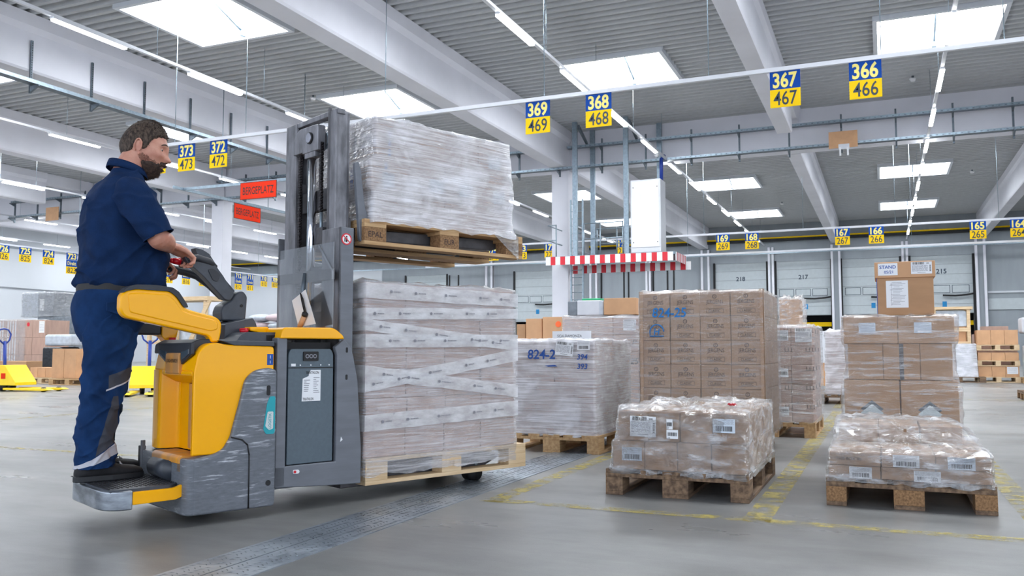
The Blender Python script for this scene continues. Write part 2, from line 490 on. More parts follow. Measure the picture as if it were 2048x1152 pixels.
# ------------------------------------------------------------------ mesh helpers
class MB:
    def __init__(s):
        s.v, s.f, s.m, s.sm, s.mats = [], [], [], [], []

    def mi(s, m):
        if m not in s.mats:
            s.mats.append(m)
        return s.mats.index(m)

    def add(s, vs, fs, m, smooth=False, X=None):
        o = len(s.v)
        if X is not None:
            vs = [X @ Vector(p) for p in vs]
        s.v += [tuple(p) for p in vs]
        k = s.mi(m)
        for f in fs:
            s.f.append([i + o for i in f])
            s.m.append(k)
            s.sm.append(smooth)
        return s

    def box(s, x0, x1, y0, y1, z0, z1, m, X=None):
        vs = [(x, y, z) for z in (z0, z1) for y in (y0, y1) for x in (x0, x1)]
        return s.add(vs, [(0, 2, 3, 1), (4, 5, 7, 6), (0, 1, 5, 4), (2, 6, 7, 3), (0, 4, 6, 2), (1, 3, 7, 5)], m, X=X)

    def prism(s, pts, a0, a1, m, axis='y', X=None):
        """pts in the plane across the axis: y -> (x,z), z -> (x,y), x -> (y,z)"""
        def P(p, a):
            return {'y': (p[0], a, p[1]), 'z': (p[0], p[1], a), 'x': (a, p[0], p[1])}[axis]
        n = len(pts)
        vs = [P(p, a0) for p in pts] + [P(p, a1) for p in pts]
        fs = [list(range(n)), list(range(2 * n - 1, n - 1, -1))]
        fs += [(i, i + n, (i + 1) % n + n, (i + 1) % n) for i in range(n)]
        return s.add(vs, fs, m, X=X)

    def tube(s, path, rad, m, n=10, caps=True, smooth=True, X=None, flat=1.0, up=None):
        path = [Vector(p) for p in path]
        if not hasattr(rad, '__len__'):
            rad = [rad] * len(path)
        vs, fs = [], []
        t0 = (path[1] - path[0]).normalized()
        a = Vector(up) if up else (Vector((0, 0, 1)) if abs(t0.z) < .9 else Vector((1, 0, 0)))
        a = (a - t0 * a.dot(t0)).normalized()
        for i, p in enumerate(path):
            q0, q1 = path[max(i - 1, 0)], path[min(i + 1, len(path) - 1)]
            t = (q1 - q0).normalized()
            a = (a - t * a.dot(t)).normalized()
            b = t.cross(a)
            r = rad[i]
            ra, rb = (r if hasattr(r, '__len__') else (r * flat, r))
            for k in range(n):
                w = 2 * PI * k / n
                vs.append(p + a * (math.cos(w) * ra) + b * (math.sin(w) * rb))
        for i in range(len(path) - 1):
            for k in range(n):
                k2 = (k + 1) % n
                fs.append((i * n + k, i * n + k2, (i + 1) * n + k2, (i + 1) * n + k))
        if caps:
            fs.append(list(range(n - 1, -1, -1)))
            fs.append([len(path) * n - n + k for k in range(n)])
        return s.add(vs, fs, m, smooth, X)

    def ball(s, c, r, m, nu=16, nv=10, X=None, rot=None):
        r = r if hasattr(r, '__len__') else (r, r, r)
        vs, fs = [], []
        for j in range(nv + 1):
            ph = -PI / 2 + PI * j / nv
            for i in range(nu):
                th = 2 * PI * i / nu
                p = Vector((r[0] * math.cos(ph) * math.cos(th), r[1] * math.cos(ph) * math.sin(th), r[2] * math.sin(ph)))
                if rot is not None:
                    p = rot @ p
                vs.append(p + Vector(c))
        for j in range(nv):
            for i in range(nu):
                i2 = (i + 1) % nu
                fs.append((j * nu + i, j * nu + i2, (j + 1) * nu + i2, (j + 1) * nu + i))
        return s.add(vs, fs, m, True, X)

    def rings(s, rings, m, smooth=True, caps=True, X=None):
        n = len(rings[0])
        vs = [p for r in rings for p in r]
        fs = []
        for i in range(len(rings) - 1):
            for k in range(n):
                k2 = (k + 1) % n
                fs.append((i * n + k, i * n + k2, (i + 1) * n + k2, (i + 1) * n + k))
        if caps:
            fs.append(list(range(n - 1, -1, -1)))
            fs.append([len(rings) * n - n + k for k in range(n)])
        return s.add(vs, fs, m, smooth, X)

    def disc(s, c, r, m, axis='y', n=20, X=None, h=.001):
        cx, cy, cz = c
        if axis == 'y':
            pts = [(cx + r * math.cos(2 * PI * i / n), cz + r * math.sin(2 * PI * i / n)) for i in range(n)]
            return s.prism(pts, cy, cy + h, m, 'y', X)
        if axis == 'z':
            pts = [(cx + r * math.cos(2 * PI * i / n), cy + r * math.sin(2 * PI * i / n)) for i in range(n)]
            return s.prism(pts, cz, cz + h, m, 'z', X)
        pts = [(cy + r * math.cos(2 * PI * i / n), cz + r * math.sin(2 * PI * i / n)) for i in range(n)]
        return s.prism(pts, cx, cx + h, m, 'x', X)

    def text(s, body, size, X, m, bold=.0, width=None, shear=0):
        """flat lettering, centred, in the local xy plane of X"""
        key = (body, round(bold, 3), shear)
        if key not in TXT:
            cu = bpy.data.curves.new('glyphs', 'FONT')
            cu.body = body
            cu.size = 1
            cu.align_x = 'CENTER'
            cu.align_y = 'CENTER'
            cu.offset = bold
            cu.shear = shear
            cu.resolution_u = 3
            cu.space_line = .95
            o = bpy.data.objects.new('glyphs', cu)
            C.objects.link(o)
            bpy.context.view_layer.update()
            me = bpy.data.meshes.new_from_object(o.evaluated_get(bpy.context.evaluated_depsgraph_get()))
            vs = [tuple(v.co) for v in me.vertices]
            fs = [tuple(p.vertices) for p in me.polygons]
            bpy.data.objects.remove(o)
            bpy.data.meshes.remove(me)
            bpy.data.curves.remove(cu)
            w = (max(v[0] for v in vs) - min(v[0] for v in vs)) if vs else 1
            cx = (max(v[0] for v in vs) + min(v[0] for v in vs)) / 2
            cy = (max(v[1] for v in vs) + min(v[1] for v in vs)) / 2
            vs = [(v[0] - cx, v[1] - cy, 0) for v in vs]
            TXT[key] = (vs, fs, w)
        vs, fs, w = TXT[key]
        sx = (width / w) if width else size
        return s.add([(v[0] * sx, v[1] * size, 0) for v in vs], fs, m, X=X)

    def mesh(s, name):
        me = bpy.data.meshes.new(name)
        me.from_pydata(s.v, [], s.f)
        for m in s.mats:
            me.materials.append(m)
        me.polygons.foreach_set('material_index', s.m)
        me.polygons.foreach_set('use_smooth', s.sm)
        me.update()
        return me

    def obj(s, name, parent=None, loc=None, bevel=0, seg=2, X=None, fixn=True):
        me = s.mesh(name)
        if fixn:
            b = bmesh.new()
            b.from_mesh(me)
            bmesh.ops.recalc_face_normals(b, faces=b.faces)
            b.to_mesh(me)
            b.free()
        return link(name, me, parent, loc, bevel, seg, X)


TXT = {}


def link(name, me, parent=None, loc=None, bevel=0, seg=2, X=None):
    o = bpy.data.objects.new(name, me)
    C.objects.link(o)
    if parent is not None:
        o.parent = parent
    if loc is not None:
        o.location = loc
    if X is not None:
        o.matrix_world = X
    if bevel:
        md = o.modifiers.new('bevel', 'BEVEL')
        md.width = bevel
        md.segments = seg
        md.limit_method = 'ANGLE'
        md.angle_limit = math.radians(35)
        md.harden_normals = False
        if seg > 2:
            for p in me.polygons:
                p.use_smooth = True
            wn = o.modifiers.new('normals', 'WEIGHTED_NORMAL')
            wn.keep_sharp = False
    return o


def empty(name, loc=(0, 0, 0), rz=0, X=None, parent=None):
    o = bpy.data.objects.new(name, None)
    C.objects.link(o)
    o.empty_display_size = .1
    if X is not None:
        o.matrix_world = X
    else:
        o.location = loc
        o.rotation_euler = (0, 0, rz)
    if parent:
        o.parent = parent
    return o


def tag(o, label=None, cat=None, group=None, kind=None):
    if label:
        o['label'] = label
    if cat:
        o['category'] = cat
    if group:
        o['group'] = group
    if kind:
        o['kind'] = kind
    return o


def struct(o, label=None, cat=None):
    return tag(o, label, cat, kind='structure')


def attach(o, parent, world):
    """parent o but place it by its position in the hall"""
    bpy.context.view_layer.update()
    o.parent = parent
    o.matrix_parent_inverse = parent.matrix_world.inverted()
    o.matrix_basis = world


def copy_tree(o, parent=None):
    kids = list(o.children)
    c = o.copy()
    C.objects.link(c)
    if parent is not None:
        c.parent = parent
    for k in kids:
        copy_tree(k, c)
    return c


def face_y(x, y, z, s=1):
    """frame for lettering on a wall that faces -y (towards the camera)"""
    return Matrix(((1, 0, 0, x), (0, 0, -1, y), (0, 1, 0, z), (0, 0, 0, 1)))


def face_x(x, y, z):
    """lettering on a face that looks to +x (reads along +y)"""
    return Matrix(((0, 0, 1, x), (1, 0, 0, y), (0, 1, 0, z), (0, 0, 0, 1)))


def face_mx(x, y, z):
    return Matrix(((0, 0, -1, x), (-1, 0, 0, y), (0, 1, 0, z), (0, 0, 0, 1)))


def fbm(p, f=1.0, o=3):
    return noise.fractal(Vector(p) * f, .8, 2.0, o)


# ------------------------------------------------------------------ the hall
XL, XR, YB, YF, ZC = -47.8, 21.0, -9.0, 53.0, 8.3
BEAMS = [-2.42 - 7.56 * k for k in range(-3, 6)]
BAYS = [b - 3.78 for b in BEAMS]
mb = MB().box(XL - .3, XR, YB, YF + 3, -.2, 0, M['floor'])
struct(mb.obj('floor'), 'grey concrete floor of the hall')

# roof deck with holes for the skylights
SKY_Y = [7.2, 14.6, 21.9, 31.5, 38.8, 48.0]
SW, SL = 1.28, 1.25
mb = MB()
prof = []
y = YB
while y < YF + .1:
    prof += [(y, 0), (y + .10, 0), (y + .135, .11), (y + .265, .11), (y + .30, 0)]
    y += .30
edges = sorted(prof, key=lambda q: q[0])
vs, fs = [], []
for i in range(len(prof) - 1):
    (ya, za), (yb, zb) = prof[i], prof[i + 1]
    if yb - ya < 1e-6:
        continue
    hole = any(ya < sy + SL and yb > sy - SL for sy in SKY_Y)
    spans = []
    if hole:
        x = XL
        for bx in sorted(BAYS):
            spans.append((x, bx - SW))
            x = bx + SW
        spans.append((x, XR))
    else:
        spans = [(XL, XR)]
    for (xa, xb) in spans:
        if xb <= xa:
            continue
        o = len(vs)
        vs += [(xa, ya, ZC + za), (xb, ya, ZC + za), (xb, yb, ZC + zb), (xa, yb, ZC + zb)]
        fs.append((o, o + 1, o + 2, o + 3))
mb.add(vs, fs, M['deck'])
struct(mb.obj('ceiling', fixn=False), 'grey corrugated steel roof deck')

# roof beams, parallel to the long axis
BEAM_PROF = [(-.25, 0), (.25, 0), (.28, .05), (.24, .90), (.33, 1.02), (.33, 1.3), (-.33, 1.3), (-.33, 1.02), (-.24, .90), (-.28, .05)]
for i, bx in enumerate(BEAMS):
    if bx < XL or bx > XR:
        continue
    k = 1 if i % 2 else 0
    mb = MB()
    wid = 1.0 if abs(bx + 9.98) < .1 or bx < -12 else .78
    full = [(bx + a * wid, 7.0 + z) for a, z in BEAM_PROF]
    if i % 2 == 0:    # rests on a column: full depth up to the girder
        mb.prism(full, YB, 27.6, M['beam'])
        mb.prism(full, 28.3, YF, M['beam'])
    else:             # notched end lying on the girder
        mb.prism(full, YB, 25.3, M['beam'])
        mb.prism([(bx - .2, 7.86), (bx + .2, 7.86), (bx + .27, 8.3), (bx - .27, 8.3)], 25.3, 27.65, M['beam'])
        mb.prism(full, 28.2, YF, M['beam'])
    struct(mb.obj('roof_beam'))
# cross girders
for gy in (27.9,):
    mb = MB().box(XL, XR, gy - .2, gy + .25, 7.0, ZC, M['beam'])
    struct(mb.obj('roof_girder'))
for cx in (-10.1, -25.2, -40.3, 5.14):
    mb = MB().box(cx - .3, cx + .3, 27.62, 28.2, 0, 7.0, M['beam'])
    struct(mb.obj('column', bevel=.02))

# skylights
n = 0
for bx in BAYS:
    for sy in SKY_Y:
        if bx > 9 or bx < XL + 2:
            continue
        n += 1
        mb = MB()
        z0, z1, t = ZC - .10, ZC + .55, .10
        mb.box(bx - SW - t, bx + SW + t, sy - SL - t, sy - SL, z0, z1, M['wallw'])
        mb.box(bx - SW - t, bx + SW + t, sy + SL, sy + SL + t, z0, z1, M['wallw'])
        mb.box(bx - SW - t, bx - SW, sy - SL, sy + SL, z0, z1, M['wallw'])
        mb.box(bx + SW, bx + SW + t, sy - SL, sy + SL, z0, z1, M['wallw'])
        w = struct(mb.obj('window_%d' % n), 'square roof skylight dome')
        MB().box(bx - SW, bx + SW, sy - SL, sy + SL, z1 - .08, z1 - .04, M['sky']).obj('pane', w)
        op = MB().tube([(bx, sy + SL - .05, z1 - .5), (bx, sy + .2, z1 - .12)], .03, M['galv'], 8)
        op.box(bx - .05, bx + .05, sy + SL - .15, sy + SL - .02, z1 - .6, z1 - .42, M['galv'])
        op.obj('opener', w)

# walls
mb = MB().box(XL - .3, XL, YB, YF, 0, ZC + .6, M['wallw'])
mb.box(XL, XL + .12, YB, YF, 4.55, 7.0, M['wallw'])
mb.box(XL + .1, XL + .2, YB, YF, 6.9, 7.05, M['wallg'])
struct(mb.obj('wall_left'), 'white panelled long side wall')
mb = MB().box(XL, XR, YF, YF + .3, 6.6, ZC + .3, M['wallg'])
mb.box(XL, -33, YF - .02, YF + .3, 0, 6.6, M['wallw'])
mb.box(XR - .1, XR + .2, YB + 20, YF, 0, ZC, M['wallg'])
DOORS = []  # x0, x1, number, raised bottom z
units = [(-31.0, -27.8, '', 0), (-22.6, -19.6, '', 2.7), (-9.3, -6.3, '218', 2.85), (-5.7, -2.7, '217', 2.85), (-2.05, .95, '', 2.85),
         (1.55, 4.6, '215', 2.85)]
xs = sorted([(a, b) for a, b, _, _ in units])
x = -33
for a, b in xs:
    mb.box(x, a, YF, YF + .3, 0, 6.6, M['wallg'])
    x = b
mb.box(x, XR, YF, YF + .3, 0, 6.6, M['wallg'])
for a, b, _, _ in units:
    mb.box(a, b, YF, YF + .3, 6.05, 6.6, M['wallg'])
struct(mb.obj('wall_back'), 'grey panelled wall with the loading doors')
mb = MB()
for a, b, _, _ in units:   # dark docks beyond the door openings
    mb.box(a - .2, b + .2, YF + 2.6, YF + 2.7, 0, 6, M['darkvoid'])
    mb.box(a - .2, a - .1, YF + .3, YF + 2.6, 0, 6, M['darkvoid'])
    mb.box(b + .1, b + .2, YF + .3, YF + 2.6, 0, 6, M['darkvoid'])
    mb.box(a - .2, b + .2, YF + .3, YF + 2.6, 5.9, 6, M['darkvoid'])
    mb.box(a, b, YF + .5, YF + .62, 2.2, 2.45, M['syel'])
struct(mb.obj('wall_dock'))
for i, (a, b, num, zb) in enumerate(units):
    mb = MB()
    zt = 6.1
    hh = 3.3 / 6
    z = zt
    k = 0
    zb = zb or .05
    while z > zb + .1:
        z2 = max(z - hh, zb)
        if k == 3:
            mb.box(a, b, YF + .05, YF + .10, z2 + .03, z, M['doorp'])
            for q in range(3):
                wx0 = a + .12 + q * (b - a - .2) / 3
                wx1 = a + .08 + (q + 1) * (b - a - .2) / 3 - .05
                mb.box(wx0, wx1, YF + .035, YF + .055, z2 + .07, z - .05, M['glassd'])
                mb.box(wx0 + .03, wx1 - .03, YF + .02, YF + .05, z2 + .10, z - .08, M['doorp'])
        else:
            mb.box(a, b, YF + .05, YF + .10, z2 + .03, z, M['doorp'])
        mb.box(a, b, YF + .06, YF + .09, z2 - .01, z2 + .04, M['wallg'])
        z = z2
        k += 1
    if num:
        mb.text(num, .36, face_y((a + b) / 2, YF + .045, zt - 1.0 if num != '215' else zt - .92), M['stxtb'], .02)
    mb.box(a + (b - a) * .5, a + (b - a) * .5 + .22, YF + .03, YF + .05, 3.2, 3.5, M['blueplate'])
    d = struct(mb.obj('door_%d' % (i + 1)), ('sectional loading door numbered ' + num) if num else 'sectional loading door')
    fr = MB().box(a - .12, a, YF - .04, YF + .05, 0, 6.1, M['black']).box(b, b + .12, YF - .04, YF + .05, 0, 6.1, M['black'])
    fr.obj('door_guide', d)
    ho = MB().tube([(b - 1.5, YF - .1, 3.83), (b - .9, YF - .12, 3.80), (b - .3, YF - .12, 3.84), (b, YF - .1, 3.9)], .05, M['black'], 8)
    ho.obj('spring_hose', d)
# wall pillars
for px in (-24.4, -17.0, -9.85, -5.98, -2.38, 1.25, 4.98, 8.6, -13.4):
    mb = MB()
    big = px in (-17.0, -9.85, -2.38, 4.98, -24.4)
    w = .26 if big else .17
    mb.box(px - w, px - w + .12, YF - .35, YF, 0, 6.9, M['beam'])
    mb.box(px + w - .12, px + w, YF - .35, YF, 0, 6.9, M['beam'])
    mb.box(px - w, px + w, YF - .2, YF - .1, 0, 6.9, M['wallg'])
    struct(mb.obj('pillar'))
# grey panels edges at the back wall (dark uprights)
mb = MB()
for px in (-16.6, -15.1, -14.8, -13.2, -12.3, -11.9, -27.6, -26.9):
    mb.box(px, px + .1, YF - .03, YF, 0, 6.0, M['black'])
mb.box(-17, -10, YF - .06, YF, 3.75, 3.82, M['galvd'])
mb.box(5.3, XR, YF - .06, YF, 3.9, 4.0, M['wallw'])
mb.box(5.3, XR, YF - .06, YF, 3.0, 3.6, M['doorp'])
struct(mb.obj('trim_1'))
mb = MB().box(XL, XR, YF - .28, YF - .1, 7.25, 7.4, M['black']).box(XL, XR, YF - .3, YF - .1, 7.42, 7.5, M['syel'])
struct(mb.obj('trim_2'))
mb = MB().box(XL, XR, YF - 1.2, YF - 1.12, 6.42, 6.5, M['galv'])
struct(mb.obj('trim_3'))
# floor joint plates
mb = MB().box(-2.455, -2.30, 1.5, 9.6, 0, .004, M['plate']).box(-2.292, -2.13, 1.5, 9.6, 0, .004, M['plate'])
r2 = random.Random(3)
for yy in [1.6 + .028 * i for i in range(285)]:
    for x0 in (-2.445, -2.41, -2.375, -2.34, -2.28, -2.245, -2.21, -2.175):
        if r2.random() < .8:
            a = .6 if (int(yy * 1000) + int(-x0 * 1000)) % 2 else -.6
            Xm = Matrix.Translation((x0 + .017 + r2.uniform(-.003, .003), yy + r2.uniform(-.004, .004), .0045)) @ Matrix.Rotation(a, 4, 'Z')
            mb.add([(-.014, 0, 0), (0, -.003, .0012), (.014, 0, 0), (0, .003, .0012)], [(0, 1, 2, 3)], M['galvd'], X=Xm)
struct(mb.obj('trim_4', fixn=False), 'steel floor joint plates running across the concrete')
mb = MB()
for (x0, x1, y0, y1) in ((-2.05, 2.6, 4.29, 4.39), (-2.03, -1.92, 4.3, 9.0), (-.65, -.52, 4.3, 12.5), (.60, .73, 4.3, 12.5),
                         (-9.5, -3.2, 5.0, 5.08), (-9.6, -9.5, 5, 18), (-.9, 12, 16.2, 16.3), (-.68, -.56, 13, 26)):
    mb.add([(x0, y0, .002), (x1, y0, .002), (x1, y1, .002), (x0, y1, .002)], [(0, 1, 2, 3)], M['line'])
struct(mb.obj('floor_marking', fixn=False), 'worn yellow lane lines on the floor')

# ------------------------------------------------------------------ lamps
NTH = ['nearest', 'second', 'third', 'fourth', 'fifth', 'sixth', 'seventh', 'eighth', 'ninth', 'tenth', 'eleventh', 'twelfth', 'thirteenth']
bayname = {0: 'over the right-hand pallets', 1: 'beyond the hanging platform', 2: 'above the lift truck', 3: 'above the worker', 4: 'over the left aisle', 5: 'near the long white wall', 6: 'in the bay beside the long white wall'}
for bi, (bx, off, ymin, ymax) in enumerate([(1.35, -.2, 13, 52), (-6.25, 0, 11, 52), (-13.86, .35, 8, 52), (-21.4, -.5, 12, 52), (-29.1, .3, 17, 52), (-36.6, .1, 22, 52), (-44.1, .2, 30, 52)]):
    mb = MB().box(bx - .035, bx + .035, ymin - 3, ymax, 6.93, 6.99, M['whitem'])
    tr = tag(mb.obj('light_track'), 'thin white light track ' + bayname[bi], 'light track', 'light tracks under the roof')
    yy = ymin - 1.5
    while yy < ymax:
        MB().tube([(bx, yy, 6.98), (bx, yy, ZC)], .006, M['galv'], 5).obj('suspension_wire', tr)
        yy += 3.4
    for k in range(13):
        y0 = 10.45 + off + 3.4 * (k - 1)
        if y0 < ymin - 2 or y0 > ymax:
            continue
        mb = MB().box(bx - .05, bx + .05, y0, y0 + 1.7, 6.895, 6.93, M['whitem'])
        o = mb.obj('strip_light')
        MB().box(bx - .045, bx + .045, y0 + .02, y0 + 1.68, 6.86, 6.895, M['tube']).obj('diffuser', o)
        tag(o, 'lit white strip light, %s on the track %s' % (NTH[k], bayname[bi]), 'strip light', 'strip lights on the tracks')


# ------------------------------------------------------------------ cable trays
def tray_x(x0, x1, y, z, w=.22, h=.07):
    mb = MB().box(x0, x1, y - w / 2, y + w / 2, z, z + .006, M['galvd'])
    mb.box(x0, x1, y - w / 2 - .004, y - w / 2, z, z + h, M['galv']).box(x0, x1, y + w / 2, y + w / 2 + .004, z, z + h, M['galv'])
    xx = x0
    while xx < x1:   # perforation
        mb.box(xx, xx + .05, y - w / 2 - .0055, y - w / 2 - .004, z + .02, z + .045, M['galvd'])
        xx += .16
    return mb


low = tray_x(-37, 8, 27.15, 6.92).obj('cable_tray')
tag(low, 'lower perforated steel cable tray along the white cross girder', 'cable tray', 'cable trays')
for a_, b_, nm_ in ((-37, -25.45, 'behind the worker'), (-24.8, -10.35, 'beyond the raised load'), (-9.65, 4.8, 'right of the white column')):
    up = tray_x(a_, b_, 27.2, 7.62, .2, .08).obj('cable_tray')
    tag(up, 'upper dark cable tray on the cross girder, stretch ' + nm_, 'cable tray', 'cable trays')
bx = -37.0
while bx < 8:
    mb = MB().box(bx, bx + .05, 27.28, 27.34, 6.72, 7.9, M['galvd'])
    mb.prism([(27.33, 6.91), (27.33, 6.76), (26.98, 6.88), (26.98, 6.91)], bx, bx + .04, M['galvd'], 'x')
    mb.prism([(27.33, 7.61), (27.33, 7.46), (27.02, 7.58), (27.02, 7.61)], bx, bx + .04, M['galvd'], 'x')
    mb.obj('bracket', low)
    bx += 1.5
mb = MB().box(-17.22, -17.0, 7, 27.2, 6.68, 6.686, M['galvd']).box(-17.0, -16.996, 7, 27.2, 6.68, 6.76, M['galv']).box(-17.224, -17.22, 7, 27.2, 6.68, 6.76, M['galv'])
lt = tag(mb.obj('cable_tray'), 'cable tray running along the side of the roof beam behind the worker', 'cable tray', 'cable trays')
for k in range(10):
    yy = 9.75 + 1.6 * k
    mb = MB().box(-17.26, -17.22, yy, yy + .05, 6.5, 7.7, M['galvd'])
    mb.prism([(-17.24, 6.66), (-17.24, 6.5), (-16.95, 6.64), (-16.95, 6.67)], yy, yy + .04, M['galvd'])
    for h in range(16):
        mb.box(-17.219, -17.217, yy + .015, yy + .035, 6.8 + h * .055, 6.83 + h * .055, M['black'])
    mb.obj('bracket', lt)


# ------------------------------------------------------------------ hanging number signs
def number_sign(top, bot, X, w=.48, h=.60, extra=None, pos=''):
    """X: frame, x to the right, z up, faces -y"""
    root = empty('number_sign', X=X)
    hh = h / 2
    mb = MB().box(-w / 2, w / 2, 0, .012, -hh, 0, M['sblue'])
    mb.text(top, .335 * h / .6, face_y(0, -.002, -hh / 2), M['stxty'], .030, width=w * .80)
    mb.obj('blue_panel', root)
    z = -hh
    if extra:
        mb = MB().box(-w / 2, w / 2, 0, .012, z - hh, z - .01, M['sblue'])
        mb.text(extra, .20, face_y(0, -.002, z - hh / 2), M['stxty'], .015, width=w * .78)
        mb.obj('middle_panel', root)
        z -= hh
    mb = MB().box(-w / 2, w / 2, 0, .012, z - hh, z, M['syel'])
    mb.text(bot, .325 * h / .6, face_y(0, -.002, z - hh / 2), M['stxtb'], .008, width=w * .77)
    mb.obj('yellow_panel', root)
    tag(root, 'hanging sign %s over %s, %s' % (top, bot, pos), 'sign', 'number signs over the lanes')
    return root


def rail(x0, x1, y, z, label, hang=None, h=.07):
    mb = MB().box(x0, x1, y - .03, y + .03, z, z + h, M['whitem'])
    o = mb.obj('sign_rail')
    tag(o, label, 'sign rail', 'sign rails')
    for x in hang or []:
        MB().tube([(x, y, z + h - .01), (x, y, ZC)], .008, M['galv'], 5).obj('hanger', o)
    return o


rail(-15.8, 4.2, 14.5, 5.40, 'long pale rail holding the near row of number signs', [-5.6, -9, -12.5, .1, 3, 1.8, -2.6, -14.5])
POSN = ['leftmost', 'second from left', 'third from left', 'fourth from left', 'fifth from left', 'sixth from left', 'seventh from left', 'eighth from left', 'ninth from left', 'tenth from left', 'eleventh from left', 'twelfth from left', 'thirteenth from left']
for q_, (t_, b_, x) in enumerate((('374', '474', -15.0), ('373', '473', -14.15), ('372', '472', -13.24), ('369', '469', -5.73), ('368', '468', -4.56), ('367', '467', -1.36), ('366', '466', -.14))):
    number_sign(t_, b_, Matrix.Translation((x, 14.6 - .04 - .06, 5.40)), .48, .60, None, POSN[q_] + ' of the near row of large signs')
rail(-14, 5.2, 32.0, 5.06, 'thin pale rail holding the middle row of number signs', [-12, -9, -6, -2.5, .5, 3.6])
rail(-18, 5.2, 32.4, 4.36, 'lower white rail behind the middle row of number signs', [-15, -6.7, 1])
for q_, (t_, b_, x) in enumerate((('174', '274', -14.6), ('173', '273', -13.35), ('172', '272', -12.1), ('171', '271', -9.1), ('169', '269', -5.31), ('168', '268', -4.27), ('167', '267', -1.20), ('166', '266', -.11), ('165', '265', 2.98), ('164', '264', 4.15))):
    number_sign(t_, b_, Matrix.Translation((x, 31.95, 5.06)), .48, .58, None, POSN[q_] + ' in the middle row before the loading doors')
mb = MB().box(-30.03, -29.97, 20, 40, 4.72, 4.78, M['whitem'])
o = tag(mb.obj('sign_rail'), 'rail along the left aisle holding the far row of number signs', 'sign rail', 'sign rails')
for yy in (21.5, 25, 28.5, 32, 36):
    MB().tube([(-30, yy, 4.76), (-30, yy, ZC)], .008, M['galv'], 5).obj('hanger', o)
YS = [(726, 22.0), (725, 22.92), (724, 23.93), (723, 25.0), (717, 30.2), (716, 31.3), (715, 32.4), (713, 34.0), (712, 34.9), (711, 35.8), (710, 36.9), (709, 37.8), (708, 38.8)]
for q_, (num, yy) in enumerate(YS):
    X = Matrix.Translation((-29.95, yy * .987, 4.72 + (.0))) @ Matrix.Rotation(PI / 2, 4, 'Z')
    number_sign(str(num), str(num + 100), X, .50, .56, 'Direkt' if num in (723, 717, 716, 715, 713, 712, 711) else None, POSN[q_] + ' along the left aisle')


# BERGEPLATZ signs on a suspended steel frame
def berge(X, lab):
    mb = MB().box(-.62, .62, 0, .01, -.24, .24, M['ink']).box(-.605, .605, -.002, .008, -.225, .225, M['sred'])
    mb.text('BERGEPLATZ', .30, face_y(0, -.004, 0), M['ink'], .006, width=1.05)
    o = mb.obj('warning_sign', X=X)
    tag(o, lab, 'sign', 'orange warning signs')


bz = 5.4
fr = MB().box(-18.4, -13.2, 18.75, 18.81, bz, bz + .08, M['galv'])
fr.box(-18.43, -18.37, 18.4, 23.6, bz, bz + .08, M['galv'])
for p in ((-17, 18.78), (-14.2, 18.78), (-18.4, 22.5)):
    fr.tube([(p[0], p[1], bz), (p[0], p[1], ZC)], .012, M['galv'], 6)
tag(fr.obj('suspended_gantry'), 'suspended galvanised angle frame carrying the orange signs', 'sign frame')
berge(Matrix.Translation((-15.56, 18.6, 5.18)), 'orange sign with black capitals, facing the lift truck, the higher of the two')
berge(Matrix.Translation((-18.35, 21.46, 5.14)) @ Matrix.Rotation(PI / 2, 4, 'Z'), 'orange sign with black capitals seen at a slant, the lower of the two')
# plywood boards and small fittings on the trays
o = MB().box(-.42, .38, 0, .02, -.25, .25, M['cardl']).box(-.15, .15, -.06, 0, -.3, -.15, M['whitem']).box(-.13, -.08, -.08, -.03, -.5, -.25, M['white']).box(.08, .13, -.08, -.03, -.5, -.25, M['white']).obj('antenna_board', loc=(-.9, 26.95, 7.05))
tag(o, 'plywood board with two white antennas hanging from the girder tray', 'antenna', 'plywood boards on the trays')
o = MB().box(-.4, .4, 0, .02, -.3, .3, M['cardl']).obj('antenna_board', loc=(-34.0, 26.9, 6.9))
tag(o, 'plywood board on the girder tray behind the worker', 'antenna', 'plywood boards on the trays')
for i, (x, y, z) in enumerate([(-15.2, 20.5, 8.2), (.95, 25.5, 8.2), (-6.4, 26.4, 6.95), (-8.5, 33, 8.2), (-4.5, 45, 8.2), (3.6, 40, 8.2)]):
    o = MB().tube([(x, y, z - .05), (x, y, z + .02)], [.06, .09], M['white'], 14).tube([(x, y, z + .02), (x, y, z + .1)], .03, M['galvd'], 8).obj('smoke_detector')
    tag(o, ['round white smoke detector under the deck above the fork mast', 'white smoke detector under the deck at the far right', 'round white fitting under the tray by the hanging platform', 'smoke detector under the far deck left of the cabinet', 'small smoke detector under the far deck, over the tall printed load', 'small smoke detector under the far deck near the right edge'][i], 'smoke detector', 'smoke detectors')

# ------------------------------------------------------------------ hanging service platform
pf = empty('hanging_platform', (0, 0, 0))
tag(pf, 'suspended steel service platform with red and white striped edges and railing', 'platform')
X0, X1, Y0, Y1 = -10.05, -5.85, 26.25, 27.75
MB().box(X0, X1, Y0, Y1, 3.74, 3.80, M['galvd']).obj('deck', pf)
MB().box(X0 - .05, X1 + .02, Y0 - .05, Y0, 3.78, 3.86, M['galv']).box(X1, X1 + .05, Y0, Y1, 3.78, 3.86, M['galv']).box(X0, X1, Y1 - .04, Y1, 3.74, 3.82, M['galv']).obj('edge_beam', pf)


def stripes(L, n, h):
    mb = MB()
    for i in range(n * 2 + 1):
        mb.box(i * L / (2 * n + 1), (i + 1) * L / (2 * n + 1), 0, .02, 0, h, M['white'] if i % 2 == 0 else M['red'])
    return mb


